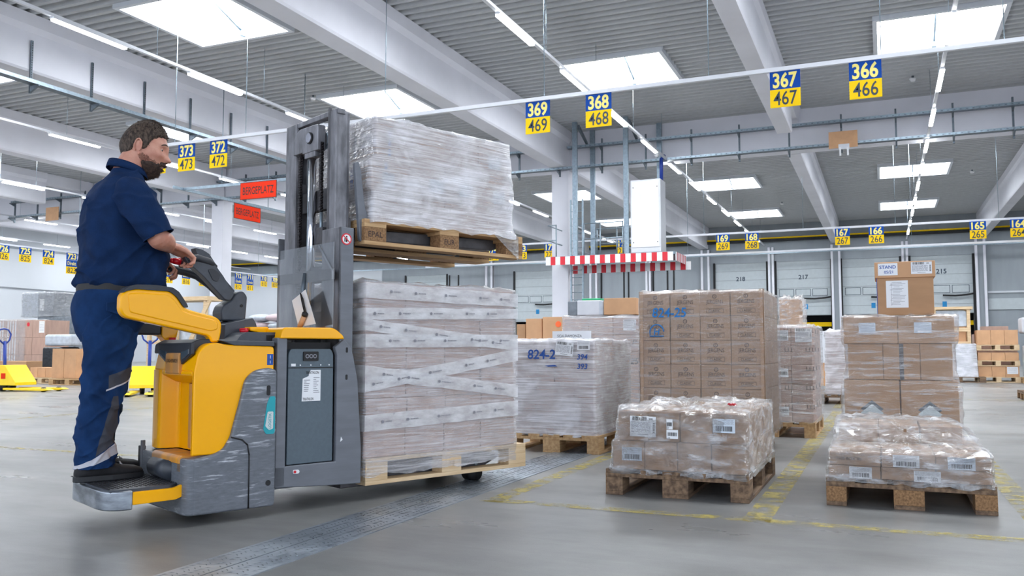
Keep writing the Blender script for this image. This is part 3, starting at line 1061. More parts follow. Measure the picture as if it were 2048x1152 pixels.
stripes(4.2, 12, .27).obj('striped_board', pf, X=Matrix.Translation((X0 - .02, Y0 - .07, 3.58)))
stripes(4.2, 12, .27).obj('striped_board', pf, X=Matrix.Translation((X0 + .20, Y1 + .02, 3.42)))
stripes(1.5, 6, .27).obj('striped_board', pf, X=Matrix.Translation((X1 + .06, Y0, 3.58)) @ Matrix.Rotation(PI / 2, 4, 'Z'))
for (px, py) in ((-9.12, 26.4), (-8.9, 27.6), (-7.4, 26.4), (-6.6, 27.6)):
    mb = MB().box(px - .08, px + .08, py - .04, py + .04, 3.8, 8.3, M['galv'])
    if py < 27:
        mb.prism([(py, 8.2), (py, 8.05), (py + .9, 7.7), (py + .9, 7.8)], px + .1, px + .16, M['galvd'], 'x')
    mb.obj('hanger_post', pf)
for z in (4.9, 4.4):
    for yy in (26.32, 27.7):
        MB().tube([(-8.8, yy, z), (-7.5, yy, z)], .02, M['galv'], 6).obj('handrail', pf)
    MB().tube([(X0 + .3, 26.3, z), (X0 + .02, 26.3, z), (X0 + .02, 27.7, z)], .02, M['galv'], 6).obj('handrail', pf)
for p in ((-8.8, 26.32), (-7.5, 26.32), (-8.25, 26.32), (X0 + .3, 26.3), (-8.8, 27.7), (-8.1, 27.7), (X0 + .02, 27.7)):
    MB().tube([(p[0], p[1], 3.8), (p[0], p[1], 4.92)], .022, M['galv'], 6).obj('railing_post', pf)
cb = empty('control_cabinet', (0, 0, 0))
tag(cb, 'tall white sheet metal cabinet standing on the suspended platform', 'cabinet')
MB().box(-7.25, -6.28, 26.35, 27.05, 3.88, 6.2, M['whitem']).obj('body', cb, bevel=.015)
mb = MB().box(-7.2, -6.33, 26.325, 26.35, 4.05, 6.15, M['white'])
for p in ((-7.15, 4.2), (-7.15, 5.95), (-6.38, 4.2), (-6.38, 5.95)):
    mb.disc((p[0], 26.31, p[1]), .015, M['ink'], h=.016)
mb.obj('door', cb)
MB().box(-7.25, -6.28, 26.36, 27.0, 3.80, 3.88, M['galvd']).obj('plinth', cb)
MB().tube([(-6.35, 26.8, 6.2), (-6.35, 26.8, 6.9), (-6.3, 27.0, 7.05)], .06, M['jackblue'], 8).obj('cable', cb)
# ladder with cage by the column
ld = empty('access_ladder', (0, 0, 0))
tag(ld, 'galvanised access ladder fixed beside the white column', 'ladder')
mb = MB()
for xx in (-9.62, -9.2):
    mb.box(xx, xx + .05, 27.3, 27.36, .3, 5.9, M['galv'])
mb.obj('rail', ld)
mb = MB()
for i in range(22):
    mb.tube([(-9.6, 27.33, .5 + i * .25), (-9.2, 27.33, .5 + i * .25)], .014, M['galv'], 6)
mb.obj('rungs', ld)


# ------------------------------------------------------------------ pallets
def pallet_proto(deckm, blockm, text=False, name='wooden_pallet'):
    """long side along x (1.2), short along y (0.8); origin at the middle of the footprint"""
    root = empty(name)
    mb = MB()
    for (a, b) in ((-.4, -.255), (-.20, -.10), (-.0725, .0725), (.10, .20), (.255, .4)):
        mb.box(-.6, .6, a + .001, b - .001, .122, .144, deckm)
    mb.obj('deck_boards', root, bevel=.002)
    mb = MB()
    for a in (-.6, -.0725, .455):
        mb.box(a, a + .145, -.4, .4, .100, .122, deckm)
    mb.obj('cross_boards', root, bevel=.002)
    for bx in (-.5275, 0, .5275):
        for by, hw in ((-.35, .05), (0, .0725), (.35, .05)):
            mb = MB().box(bx - .0725, bx + .0725, by - hw, by + hw, .022, .100, blockm)
            if text and by < 0:
                tx = {-.5275: 'EPAL', 0: 'EUR', .5275: 'EPAL'}[bx]
                mb.text(tx, .045, face_y(bx, by - hw - .0006, .060), M['inkb'], .01)
            mb.obj('block', root, bevel=.002)
    for a, b in ((-.4, -.3), (-.0725, .0725), (.3, .4)):
        MB().box(-.6, .6, a, b, 0, .022, deckm).obj('bottom_board', root, bevel=.002)
    return root


PROTO = {}


def pallet(kind, X, label, group='wooden pallets'):
    if kind not in PROTO:
        a, b, tx = {'new': ('woodl', 'woodl', False), 'worn': ('woodd', 'woodd', False), 'chip': ('woodd', 'chip', False), 'epal': ('wood', 'chip', True), 'mid': ('wood', 'wood', False)}[kind]
        p = pallet_proto(M[a], M[b], tx)
        PROTO[kind] = p
    else:
        p = copy_tree(PROTO[kind])
    p.matrix_world = X
    tag(p, label, 'pallet', group)
    return p


def TR(x, y, z, rz=0):
    return Matrix.Translation((x, y, z)) @ Matrix.Rotation(rz, 4, 'Z')


CART = {}


def carton_mesh(w, d, h, style='plain', m='card'):
    """origin at the centre of the bottom; front faces -y"""
    key = (round(w, 3), round(d, 3), round(h, 3), style, m)
    if key in CART:
        return CART[key]
    mb = MB()
    mb.box(-w / 2, w / 2, -d / 2, d / 2, 0, h, M[m])
    me = mb.mesh('carton')
    b = bmesh.new()
    b.from_mesh(me)
    bmesh.ops.bevel(b, geom=list(b.edges), offset=.004, segments=2, affect='EDGES', profile=.5)
    bmesh.ops.recalc_face_normals(b, faces=b.faces)
    b.to_mesh(me)
    b.free()
    ex = MB()
    ex.v = [tuple(v.co) for v in me.vertices]
    ex.f = [list(p.vertices) for p in me.polygons]
    ex.m = [0] * len(ex.f)
    ex.sm = [False] * len(ex.f)
    ex.mats = [M[m]]
    bpy.data.meshes.remove(me)
    f = -d / 2 - .0008
    ex.box(-w / 2 + .001, w / 2 - .001, -.025, .025, h, h + .0006, M['tape'])
    if style == 'jergens':
        ex.text('JERGENS', .045, face_y(0, f, h * .56), M['inkb'], .004, width=w * .56)
        ex.disc((0, f, h * .80), .017, M['inkb'], n=14, h=.0003)
        ex.disc((0, f - .0004, h * .80), .012, M[m], n=14, h=.0003)
        ex.text('S', .022, face_y(0, f - .0008, h * .80), M['inkb'], .01)
        ex.text('LOTION', .013, face_y(w * .12, f, h * .42), M['inkb'], .004)
        ex.box(-w * .28, w * .30, f, f + .0003, h * .12, h * .30, M['inkb'])
        ex.box(-w * .27, w * .29, f - .0003, f, h * .135, h * .285, M[m])
        ex.text('CLASSIC', .030, face_y(0, f - .0006, h * .21), M['ink'], .012, width=w * .40)
        ex.box(-w * .32, w * .30, f, f + .0003, h * .33, h * .337, M['inkb'])
    elif style == 'arrows':
        for q in (-.02, .01, .04):
            ex.box(w * .3 + q, w * .3 + q + .006, f, f + .0003, h * .72, h * .92, M['inkb'])
        ex.box(w * .3 - .025, w * .3 + .055, f, f + .0003, h * .70, h * .72, M['inkb'])
    elif style == 'hazard':
        ex.box(-w * .44, -w * .36, f, f + .0003, .0, h * .1, M['slate'])
        for c, mm in ((h * .56, 'slate'), (h * .5, 'diamond')):
            ex.prism([(-.075, c), (0, c - .062), (.075, c), (0, c + .062)], f - (.0003 if mm == 'slate' else .001), f + .0002, M[mm])
    elif style == 'darktape':
        ex.box(-w * .06, w * .06, f, f + .0003, 0, h, M['tapedark'])
    elif style == 'vbands':
        for q in range(int(w / .11)):
            ex.box(-w / 2 + .03 + q * .11, -w / 2 + .075 + q * .11, f, f + .0003, .02, h - .02, M['cardw'])
    elif style == 'arab':
        ex.text('PASTOLE', .03, face_y(0, f, h * .6), M['ink'], .002)
        ex.text('TE ALLEN', .03, face_y(0, f, h * .3), M['ink'], .002)
    ex.box(-w * .001, w * .001, d / 2 - .001, d / 2, 0, h, M[m])
    me = ex.mesh('carton')
    CART[key] = me
    return me


def ship_label(w=.15, h=.11, style=0, base='label'):
    """paper label lying in the xz plane facing -y, centred"""
    key = ('lab', w, h, style, base)
    if key in CART:
        return CART[key]
    r = random.Random(style * 7 + 1)
    mb = MB().box(-w / 2, w / 2, -.0012, 0, -h / 2, h / 2, M[base])

    def bars(x0, x1, z0, z1):
        x = x0
        while x < x1:
            b = r.choice([.002, .003, .005]) * w / .15
            mb.box(x, min(x + b, x1), -.0018, -.0012, z0, z1, M['ink'])
            x += b + r.choice([.002, .003, .004]) * w / .15

    def lines(x0, x1, z0, z1, n):
        for i in range(n):
            z = z1 - (z1 - z0) * (i + .5) / n
            x = x0
            while x < x1 - .004:
                q = min(r.uniform(.008, .03) * w / .15, x1 - x)
                mb.box(x, x + q, -.0018, -.0012, z, z + h * .022, M['inkgrey'])
                x += q + .004 * w / .15
    if style % 4 == 0:      # text over a barcode
        lines(-w * .45, w * .45, h * .08, h * .46, 5)
        bars(-w * .38, w * .38, -h * .38, -h * .02)
    elif style % 4 == 1:    # barcode on top, text below, barcode up the side
        bars(-w * .42, w * .15, h * .28, h * .48)
        mb.text('200', h * .14, face_y(w * .30, -.002, h * .38), M['ink'], .01)
        lines(-w * .45, w * .30, -h * .30, h * .22, 9)
        z = -h * .3
        while z < h * .2:
            b = r.choice([.002, .004])
            mb.box(w * .38, w * .46, -.0018, -.0012, z, z + b, M['ink'])
            z += b + .003
        mb.box(-w * .2, w * .2, -.0018, -.0012, -h * .40, -h * .38, M['ink'])
    elif style % 4 == 2:
        lines(-w * .4, w * .4, -h * .4, h * .4, 6)
    else:
        bars(-w * .4, w * .4, -h * .2, h * .2)
    CART[key] = mb.mesh('shipping_label')
    return CART[key]


def add_label(car, x, y, z, w=.15, h=.11, style=0, rot=0, side='y', base='label', name='shipping_label'):
    o = bpy.data.objects.new(name, ship_label(w, h, style, base))
    C.objects.link(o)
    o.parent = car
    o.location = (x, y, z)
    if side == 'y':
        o.rotation_euler = (0, rot, 0)
    elif side == 'x':
        o.rotation_euler = (0, rot, PI / 2)
    else:
        o.rotation_euler = (0, 0, -PI / 2)
    return o


ORD = ['first', 'second', 'third', 'fourth', 'fifth', 'sixth', 'seventh', 'eighth', 'ninth']


def row_name(k, n):
    return 'bottom' if k == 0 else ('top' if k == n - 1 else ORD[k])


def col_name(i, n):
    if n == 1:
        return 'only'
    if n == 2:
        return ['left', 'right'][i]
    if n == 3:
        return ['left', 'middle', 'right'][i]
    return ['left end', 'left of middle', 'right of middle', 'right end'][i]


def carton(w, d, h, X, label, group, style='plain', m='card', cat='carton'):
    o = bpy.data.objects.new('carton', carton_mesh(w, d, h, style, m))
    C.objects.link(o)
    o.matrix_world = X
    tag(o, label, cat, group)
    return o


def block_of_cartons(X, x0, x1, y0, y1, zs, nx, ny, desc, group, style='plain', m='card', insets=None, jig=.003, seed=1, skip=None, styles=None, rows=None, colsw=None):
    """grid of cartons in frame X. zs: layer heights. returns dict[(i,j,k)]"""
    r = random.Random(seed)
    out = {}
    nz = len(zs) - 1
    for k in range(nz):
        ins = (insets or {}).get(k, (0, 0, 0, 0))
        a0, a1, b0, b1 = x0 + ins[0], x1 - ins[1], y0 + ins[2], y1 - ins[3]
        cw = (a1 - a0) / nx
        cd = (b1 - b0) / ny
        for i in range(nx):
            for j in range(ny):
                if skip and skip(i, j, k):
                    continue
                st = styles(i, j, k) if styles else style
                where = ('' if ny == 1 else (', front row' if j == 0 else (', rear row' if ny == 2 else ', %s row' % ORD[j])))
                lab = '%s, %s layer, %s%s' % (desc, row_name(k, nz), col_name(i, nx), where)
                h = zs[k + 1] - zs[k]
                Xc = X @ TR(a0 + cw * (i + .5) + r.uniform(-jig, jig), b0 + cd * (j + .5) + r.uniform(-jig, jig), zs[k], r.uniform(-.006, .006))
                out[i, j, k] = carton(cw - .004, cd - .004, h - .002, Xc, lab, group, st, m)
    return out


def wrap(X, levels, label, matn, seed=1, amp=.006, m=88, dz=.02, topz=None, rc=.018, crump=.004, top=True, wide=None, tie=0):
    """stretch film shell: levels = [(z, x0, x1, y0, y1)]; rounded rectangle rings, optional crumpled top sheet"""
    def at(z):
        for a, b in zip(levels, levels[1:]):
            if z <= b[0] + 1e-9:
                t = (z - a[0]) / max(b[0] - a[0], 1e-6)
                t = max(0, min(1, t))
                t = t * t * (3 - 2 * t)
                return [a[i] + (b[i] - a[i]) * t for i in range(1, 5)]
        return list(levels[-1][1:])

    def ring(ext, n, sc=1.0):
        x0, x1, y0, y1 = ext
        w, d = (x1 - x0) / 2, (y1 - y0) / 2
        cx, cy = (x0 + x1) / 2, (y0 + y1) / 2
        per = []
        r = min(rc, w, d)
        # straight segments + corner arcs, equal counts
        ns = (n - 4 * 5) // 4
        segs = [((cx - w + r, cy - d), (cx + w - r, cy - d), (0, -1)), ((cx + w, cy - d + r), (cx + w, cy + d - r), (1, 0)),
                ((cx + w - r, cy + d), (cx - w + r, cy + d), (0, 1)), ((cx - w, cy + d - r), (cx - w, cy - d + r), (-1, 0))]
        cen = [(cx + w - r, cy - d + r, -PI / 2), (cx + w - r, cy + d - r, 0), (cx - w + r, cy + d - r, PI / 2), (cx - w + r, cy - d + r, PI)]
        for q in range(4):
            a, b, nn = segs[q]
            for i in range(ns):
                t = i / (ns - 1)
                per.append((a[0] + (b[0] - a[0]) * t, a[1] + (b[1] - a[1]) * t, nn[0], nn[1]))
            ccx, ccy, a0 = cen[q]
            for i in range(1, 6):
                w_ = a0 + (PI / 2) * i / 6
                per.append((ccx + r * math.cos(w_), ccy + r * math.sin(w_), math.cos(w_), math.sin(w_)))
        return per
    z0, z1 = levels[0][0], levels[-1][0]
    nz = max(3, int((z1 - z0) / dz))
    R = []
    off = seed * 13.7
    for k in range(nz + 1):
        z = z0 + (z1 - z0) * k / nz
        pr = ring(at(z), m)
        row = []
        for i, (x, y, nx, ny) in enumerate(pr):
            a = amp * (.6 + .7 * fbm((x * 3 + off, y * 3, z * 7), 1.0, 3)) + crump * fbm((x * 14 + off, y * 14, z * 14), 1.0, 3)
            a = max(a, .0015)
            if k < 3:
                a += .004 + .010 * abs(fbm((x * 20 + off, y * 20, 3), 1, 2))
            zz = z
            if k == 0:
                zz = z + .02 * fbm((x * 9 + off, y * 9, 1), 1, 3)
            row.append((x + nx * a, y + ny * a, zz))
        R.append(row)
    if top:
        ext = at(z1)
        cx, cy = (ext[0] + ext[1]) / 2, (ext[2] + ext[3]) / 2
        base = R[-1]
        for sc in (.985, .95, .88, .8, .7, .6, .5, .4, .3, .2, .1, .02):
            row = []
            for (x, y, z) in base:
                xx, yy = cx + (x - cx) * sc, cy + (y - cy) * sc
                h = (topz(xx, yy) if topz else 0)
                zz = z1 + h + .003 + (.012 + crump * 2.0) * max(0, .25 + fbm((xx * 9 + off, yy * 9, 0), 1, 4)) + (0 if sc < .98 else -.004)
                row.append((xx, yy, zz))
            R.append(row)
    mb = MB().rings(R, M[matn], True, caps=False)
    o = mb.obj('stretch_film', X=X)
    tag(o, label, 'stretch film', 'stretch wrap on the pallet loads')
    return o


# ---- pallet 1, right front, low load (chipboard blocks)
I4 = Matrix.Identity(4)
P1 = TR(.10, 5.52, 0, PI / 2)
pallet('chip', P1, 'weathered pallet with chipboard blocks under the low load right at the front')
cs = block_of_cartons(TR(.10, 5.52, 0), -.385, .385, -.585, .585, [.146, .212, .28], 3, 3, 'flat carton of the low right load', 'flat cartons of the low right load', m='cardg', seed=3)
cs2 = block_of_cartons(TR(.10, 5.52, 0), -.36, .30, .05, .56, [.28, .38], 3, 1, 'raised rear carton of the low right load', 'raised cartons on the low right load', m='cardg', seed=4)
fy = -.196
add_label(cs[0, 0, 0], .03, fy, .030, .11, .060, 0)
add_label(cs[1, 0, 1], -.01, fy, .034, .125, .062, 0)
add_label(cs[1, 0, 0], .09, fy, .026, .125, .055, 0)
add_label(cs[2, 0, 1], -.01, fy, .034, .125, .062, 0, base='labelblue')
mbx = MB().text('THIS BOX IRI', .022, face_y(-.03, fy, .035), M['ink'], .004).obj('printed_line', cs[0, 0, 1])
tag(mbx, 'black printed capitals')


def tz1(x, y):
    return .105 * (1 / (1 + math.exp(-(y + .02) * 26))) * (1 / (1 + math.exp(-(.34 - x) * 40)))


wrap(TR(.10, 5.52, 0), [(.125, -.395, .395, -.60, .60), (.16, -.392, .392, -.592, .592), (.285, -.388, .392, -.59, .59)],
     'loose glossy film draped over the low load at the right front', 'f_crisp', seed=2, amp=.004, crump=.010, topz=tz1, dz=.012, m=120)

# ---- pallet 2, centre front, two layers
P2 = TR(-1.08, 5.39, 0, PI / 2)
pallet('worn', P2, 'dark weathered pallet under the two-layer load in the middle')
c2 = block_of_cartons(TR(-1.08, 5.39, 0), -.365, .385, -.58, .58, [.146, .305, .47], 4, 3, 'brown carton of the two-layer load', 'cartons of the two-layer load', m='cardg', insets={1: (.03, .0, .015, .0)}, seed=5)
f2 = -.1935
add_label(c2[0, 0, 0], .02, f2, .085, .115, .075, 0, base='labelblue')
add_label(c2[0, 0, 1], .06, f2 - .006, .082, .15, .115, 1, rot=.02)
add_label(c2[1, 0, 1], .05, f2 - .008, .045, .065, .05, 3, base='label')
add_label(c2[1, 0, 1], .035, f2 - .007, .10, .035, .055, 3)
add_label(c2[3, 0, 1], -.03, f2 - .004, .10, .12, .075, 0, base='labelblue')
wrap(TR(-1.08, 5.39, 0), [(.125, -.375, .395, -.592, .60), (.30, -.37, .392, -.585, .59), (.32, -.345, .392, -.572, .59), (.475, -.338, .390, -.568, .59)],
     'crumpled clear film over the two-layer load in the middle', 'f_crisp', seed=5, amp=.006, crump=.014, dz=.014, m=120)
mb = MB()
for i in range(7):
    a = i * .9
    mb.tube([(.012 * math.cos(a), .012 * math.sin(a) * 1.2, .0), (.02 * math.cos(a + .7), .018 * math.sin(a + .7), .012), (.026 * math.cos(a + .9), .008 * math.sin(a), .004)], .0035, M['redk'], 5)
o = mb.obj('red_tag', loc=(-.80, 5.02, .505))
tag(o, 'small crumpled red tag lying on the middle load', 'tag')

# ---- pallet 4, the tall load with printed cartons
pallet('worn', TR(-1.30, 7.33, 0, PI / 2), 'pallet under the tall load of printed cartons behind the middle load')
zz4 = [.146 + .1875 * i for i in range(7)]
zz4[-1] = 1.275
c4 = block_of_cartons(TR(-1.31, 7.3, 0), -.47, .47, -.55, .50, zz4, 4, 4, 'printed carton of the tall load', 'printed cartons of the tall load', 'jergens', 'cardg', seed=7,
                      skip=lambda i, j, k: (j > 0 and i < 3 and k < 5) or (j == 3 and k < 5 and i < 3), jig=.002)
mb = MB()
mb.text('824-25', .105, face_y(-.235, 0, 1.115), M['inkblue2'], .016, shear=.1, width=.27)
mw = mb
mb = MB()
mb.tube([(-.335 + .055 * math.cos(PI * q / 12), 0, .965 + .055 * math.sin(PI * q / 12)) for q in range(13)] + [(-.39, 0, .93), (-.28, 0, .93)], .005, M['inkblue2'], 5)
mb.text('H', .07, face_y(-.335, 0, .965), M['inkblue2'], .016, shear=.1)
attach(mb.obj('marker_sign', fixn=False), c4[0, 0, 5], TR(-1.31, 7.3 - .580, 0))
mb = mw
o = mb.obj('marker_writing', fixn=False)
attach(o, c4[0, 0, 5], TR(-1.31, 7.3 - .580, 0))
tag(o, 'blue marker numbers on the film')
for x_, lab in ((-.48, 'left'), (.455, 'right')):
    o = MB().box(x_, x_ + .03, -.565, -.553, .15, 1.285, M['card']).box(x_ if x_ < 0 else x_ + .027, (x_ if x_ < 0 else x_ + .027) + .004, -.565, -.53, .15, 1.285, M['card']).obj('corner_board', X=TR(-1.31, 7.3, 0))
    tag(o, 'brown cardboard edge protector up the %s front corner of the tall printed load' % lab, 'edge protector', 'edge protectors')
wrap(TR(-1.31, 7.3, 0), [(.15, -.485, .485, -.568, .51), (1.28, -.485, .487, -.568, .51)], 'thin film around the tall load of printed cartons', 'f_clear', seed=8, amp=.004, crump=.003, dz=.03, m=100)

# ---- pallet 3, left of centre, dense white wrap
pallet('mid', TR(-2.47, 7.13, 0, PI / 2), 'pallet under the densely wrapped white load beside the lowered truck load')
c3 = block_of_cartons(TR(-2.455, 7.1, 0), -.335, .335, -.53, .50, [.146, .33, .51, .70, .885], 4, 3, 'carton inside the dense white wrap', 'cartons of the densely wrapped load', 'plain', 'cardp', seed=9,
                      skip=lambda i, j, k: j > 0 and i < 3)
wrap(TR(-2.455, 7.1, 0), [(.135, -.36, .36, -.555, .53), (.20, -.35, .35, -.548, .52), (.90, -.345, .345, -.545, .515)], 'dense whitish film around the load marked with blue numbers', 'f_heavy', seed=11, amp=.008, crump=.004, dz=.02, m=110)
mb = MB()
mb.text('824-2', .105, face_y(-.10, 0, .785), M['inkblue'], .02, shear=.08, width=.24)
mb.prism([(-.07, .695), (.02, .70), (.04, .688), (-.04, .685)], -.0005, .0005, M['inkblue'])
mb.text('394', .06, face_y(.25, 0, .765), M['inkblue'], .02, shear=.15)
mb.text('393', .06, face_y(.25, 0, .69), M['inkblue'], .02, shear=.15)
o = mb.obj('marker_writing', fixn=False)
attach(o, c3[0, 0, 3], TR(-2.455, 7.1 - .566, 0))
tag(o, 'blue marker numbers on the film')
for (x_, z_, w_, h_, s_, r_) in ((.10, .83, .15, .11, 1, .10), (.262, .855, .105, .07, 0, 0)):
    o = add_label(c3[3, 0, 3], 0, 0, 0, w_, h_, s_)
    attach(o, c3[3, 0, 3], TR(-2.455 + x_, 7.1 - .568, z_) @ Matrix.Rotation(r_, 4, 'Y'))
o = MB().box(-.19, .19, 0, .002, 0, .07, M['label']).text('SCALDAMONZA', .035, face_y(-.02, -.001, .025), M['ink'], .0, width=.24).obj('paper_sheet', loc=(-2.65, 7.55, .925))
tag(o, 'white sheet of paper with capitals standing on the densely wrapped load', 'paper')

# ---- pallet 5, behind the tall printed load
pallet('mid', TR(-1.0, 9.12, 0, PI / 2), 'pallet under the five-layer load behind the printed cartons')
z5 = [.146 + .178 * i for i in range(6)]
c5 = block_of_cartons(TR(-.98, 9.12, 0), -.40, .37, -.585, .585, z5, 4, 3, 'carton of the five-layer load', 'cartons of the five-layer load', 'arrows', 'cardp', seed=12, skip=lambda i, j, k: (j > 0 and i < 3) or i == 0)
for (i, k, s_, w_, h_) in ((3, 4, 1, .15, .13), (2, 4, 0, .11, .10), (2, 2, 3, .10, .08), (2, 0, 3, .10, .08)):
    add_label(c5[i, 0, k], .02, -.200, .10, w_, h_, s_)
wrap(TR(-.98, 9.12, 0), [(.14, -.41, .39, -.60, .60), (1.045, -.41, .385, -.60, .59)], 'clear film around the five-layer load at the rear', 'f_light', seed=13, amp=.006, crump=.006, dz=.03)

# ---- pallet 6, right, three bulging layers with the STAND box on top
pallet('mid', TR(.10, 7.22, 0, PI / 2), 'pallet under the bulging load that carries the box marked STAND')
G6 = 'cartons of the bulging right load'
d6 = 'brown carton of the load under the STAND box'
T6 = TR(.10, 7.18, 0)
c6 = block_of_cartons(T6, -.365, .365, -.55, .55, [.146, .61], 2, 3, d6, G6, 'hazard', 'card', seed=14, skip=lambda i, j, k: j > 0 and i == 0)
L2 = [carton(.23, .35, .25, T6 @ TR(-.22, -.36, .612), d6 + ', second layer, far left', G6, 'plain', 'card'),
      carton(.235, .35, .25, T6 @ TR(.015, -.36, .612), d6 + ', second layer, middle, dark tape', G6, 'darktape', 'card'),
      carton(.20, .35, .25, T6 @ TR(.235, -.36, .612), d6 + ', second layer, far right', G6, 'plain', 'card'),
      carton(.66, .7, .25, T6 @ TR(0, .17, .612), d6 + ', second layer, large rear one', G6, 'plain', 'card')]
L3 = [carton(.355, 1.1, .19, T6 @ TR(-.182, 0, .865), d6 + ', top layer, left', G6, 'plain', 'card'),
      carton(.355, 1.1, .19, T6 @ TR(.176, 0, .865), d6 + ', top layer, right', G6, 'plain', 'card')]
add_label(L3[0], -.02, -.556, .11, .11, .075, 2, base='labelblue')
add_label(L3[1], -.02, -.556, .11, .11, .075, 2, base='labelblue')
wrap(T6, [(.15, -.385, .385, -.57, .57), (.56, -.385, .385, -.568, .57), (.62, -.37, .37, -.56, .57), (.70, -.352, .352, -.548, .56), (.84, -.352, .352, -.548, .56), (.88, -.37, .372, -.562, .56), (1.06, -.372, .372, -.562, .56)],
     'streaky clear film around the bulging load below the box marked STAND', 'f_light', seed=15, amp=.010, crump=.005, dz=.016, m=110)
sb = empty('stand_box', (.155, 6.93, 1.068))
tag(sb, 'brown box with lid and papers marked STAND on top of the bulging load', 'box')
MB().box(-.185, .185, -.17, .17, 0, .33, M['card']).obj('body', sb, bevel=.004)
MB().box(-.198, .198, -.185, .185, .27, .385, M['cardl']).obj('lid', sb, bevel=.004)
mb = MB().box(-.175, -.045, -.1875, -.186, .288, .375, M['label'])
mb.text('STAND', .034, face_y(-.110, -.1882, .348), M['sblue'], .012).text('05/21', .028, face_y(-.105, -.1882, .312), M['sblue'], .012)
mb.obj('printed_label', sb)
o = add_label(sb, .11, -.1865, .335, .135, .085, 1)
mb = MB().box(-.125, .02, -.172, -.1705, .055, .25, M['label'])
r3 = random.Random(9)
for i in range(16):
    zz = .235 - i * .0105
    mb.box(-.10 + r3.uniform(0, .03), -.02 + r3.uniform(-.02, .03), -.1728, -.172, zz, zz + .002, M['inkgrey'])
mb.box(-.090, -.0885, -.1728, -.172, .07, .235, M['inkgrey'])
mb.obj('paper_sheet', sb)
MB().box(-.187, -.183, -.172, -.165, -.02, .27, M['jackblue']).obj('strap', sb)

# ---- further loads between and behind
pallet('mid', TR(-2.95, 9.7, 0, PI / 2), 'pallet under the wide wrapped load behind the densely wrapped one')
ca = block_of_cartons(TR(-2.83, 9.6, 0), -.42, .42, -.58, .58, [.146, .40, .60, .80, .99, 1.17], 3, 2, 'carton of the wide rear load', 'cartons of the wide wrapped load', 'plain', 'cardp', seed=17, skip=lambda i, j, k: j > 0 and i < 2)
add_label(ca[2, 0, 4], .05, -.30, .10, .14, .12, 1)
mb = MB().text('25', .09, face_y(.10, -.30, .1), M['ink'], .01, shear=.2)
mb.obj('marker_writing', ca[2, 0, 2], fixn=False)
mb = MB().text('P', .09, face_y(.10, -.30, .1), M['ink'], .01, shear=.2)
mb.obj('marker_writing', ca[2, 0, 3], fixn=False)
wrap(TR(-2.83, 9.6, 0), [(.15, -.44, .44, -.60, .60), (1.19, -.44, .44, -.60, .60)], 'film around the wide wrapped load behind the densely wrapped one', 'f_mid', seed=18, amp=.008, dz=.03)
carton(.36, .4, .18, TR(-2.62, 9.25, 1.205), 'light brown closed box on top of the wide wrapped load', 'boxes on top of loads', 'plain', 'cardl')
o = MB().box(-.22, -.11, -.15, .15, 0, .16, M['greyplast']).box(-.11, .16, -.15, .15, 0, .165, M['cardw']).box(.14, .2, -.15, .15, 0, .16, M['paleblue']).obj('wrapped_bundle', X=TR(-3.02, 9.25, 1.205), bevel=.01)
tag(o, 'grey and white wrapped bundle on top of the wide wrapped load', 'bundle')
o = MB().box(-.14, .08, -.1, .1, 0, .02, M['green']).obj('green_cover', X=TR(-2.95, 9.25, 1.375), bevel=.008)
tag(o, 'bright green cover lying on the wrapped bundle', 'cover')
pallet('mid', TR(-4.6, 12.4, 0, PI / 2), 'pallet under the load carrying the box with an orange dot')
o = carton(.85, 1.1, .8, TR(-4.75, 12.5, .146), 'large wrapped carton under the box with an orange dot', 'large cartons at the rear', 'plain', 'cardp')
c_ = carton(.34, .3, .36, TR(-4.48, 12.1, .95), 'light brown box with a round orange sticker', 'boxes on top of loads', 'plain', 'cardl')
MB().disc((.08, -.155, .25), .045, M['orange'], h=.003).obj('sticker', c_)
carton(.26, .3, .34, TR(-4.81, 12.15, .95), 'light brown box left of the one with an orange sticker', 'boxes on top of loads', 'plain', 'cardl')
carton(.14, .3, .26, TR(-5.04, 12.2, .95), 'small brown box at the end of the row by the orange sticker', 'boxes on top of loads', 'plain', 'card')
wrap(TR(-4.75, 12.5, 0), [(.15, -.45, .45, -.58, .58), (.955, -.45, .45, -.58, .58)], 'pale film around the load under the box with an orange dot', 'f_heavy', seed=19, dz=.04, m=60)

# behind pallet 5 and 6
pallet('mid', TR(-1.25, 12.6, 0, PI / 2), 'pallet far behind the five-layer load')
carton(.75, 1.1, .95, TR(-1.3, 12.7, .146), 'large carton far behind the five-layer load', 'large cartons at the rear', 'plain', 'cardp')
carton(.26, .5, .40, TR(-1.15, 12.4, 1.10), 'tall pinkish box standing up behind the five-layer load', 'boxes on top of loads', 'plain', 'cardl')
wrap(TR(-1.15, 12.4, 0), [(1.10, -.14, .17, -.27, .27), (1.5, -.14, .17, -.27, .27)], 'loose film hanging on the tall pinkish box', 'f_crisp', seed=20, dz=.03, m=60, crump=.03)
pallet('worn', TR(-.55, 14.6, 0, PI / 2), 'pallet under the narrow wrapped load seen in the gap')
carton(.6, 1.0, .95, TR(-.5, 14.6, .146), 'tall carton of the narrow wrapped load seen in the gap', 'large cartons at the rear', 'plain', 'cardp')
wrap(TR(-.5, 14.6, 0), [(.12, -.33, .33, -.55, .55), (1.1, -.32, .32, -.53, .53)], 'crumpled film around the narrow load seen in the gap', 'f_heavy', seed=21, dz=.03, m=60, crump=.02)
pallet('mid', TR(-.92, 18.3, 0, 0), 'pallet under the white load at the end of the gap')
carton(.7, .7, .42, TR(-.95, 18.3, .146), 'orange-brown carton at the end of the gap', 'large cartons at the rear', 'plain', 'cardl')
carton(.8, .75, .62, TR(-.95, 18.3, .57), 'white wrapped carton at the end of the gap', 'large cartons at the rear', 'plain', 'cardw')
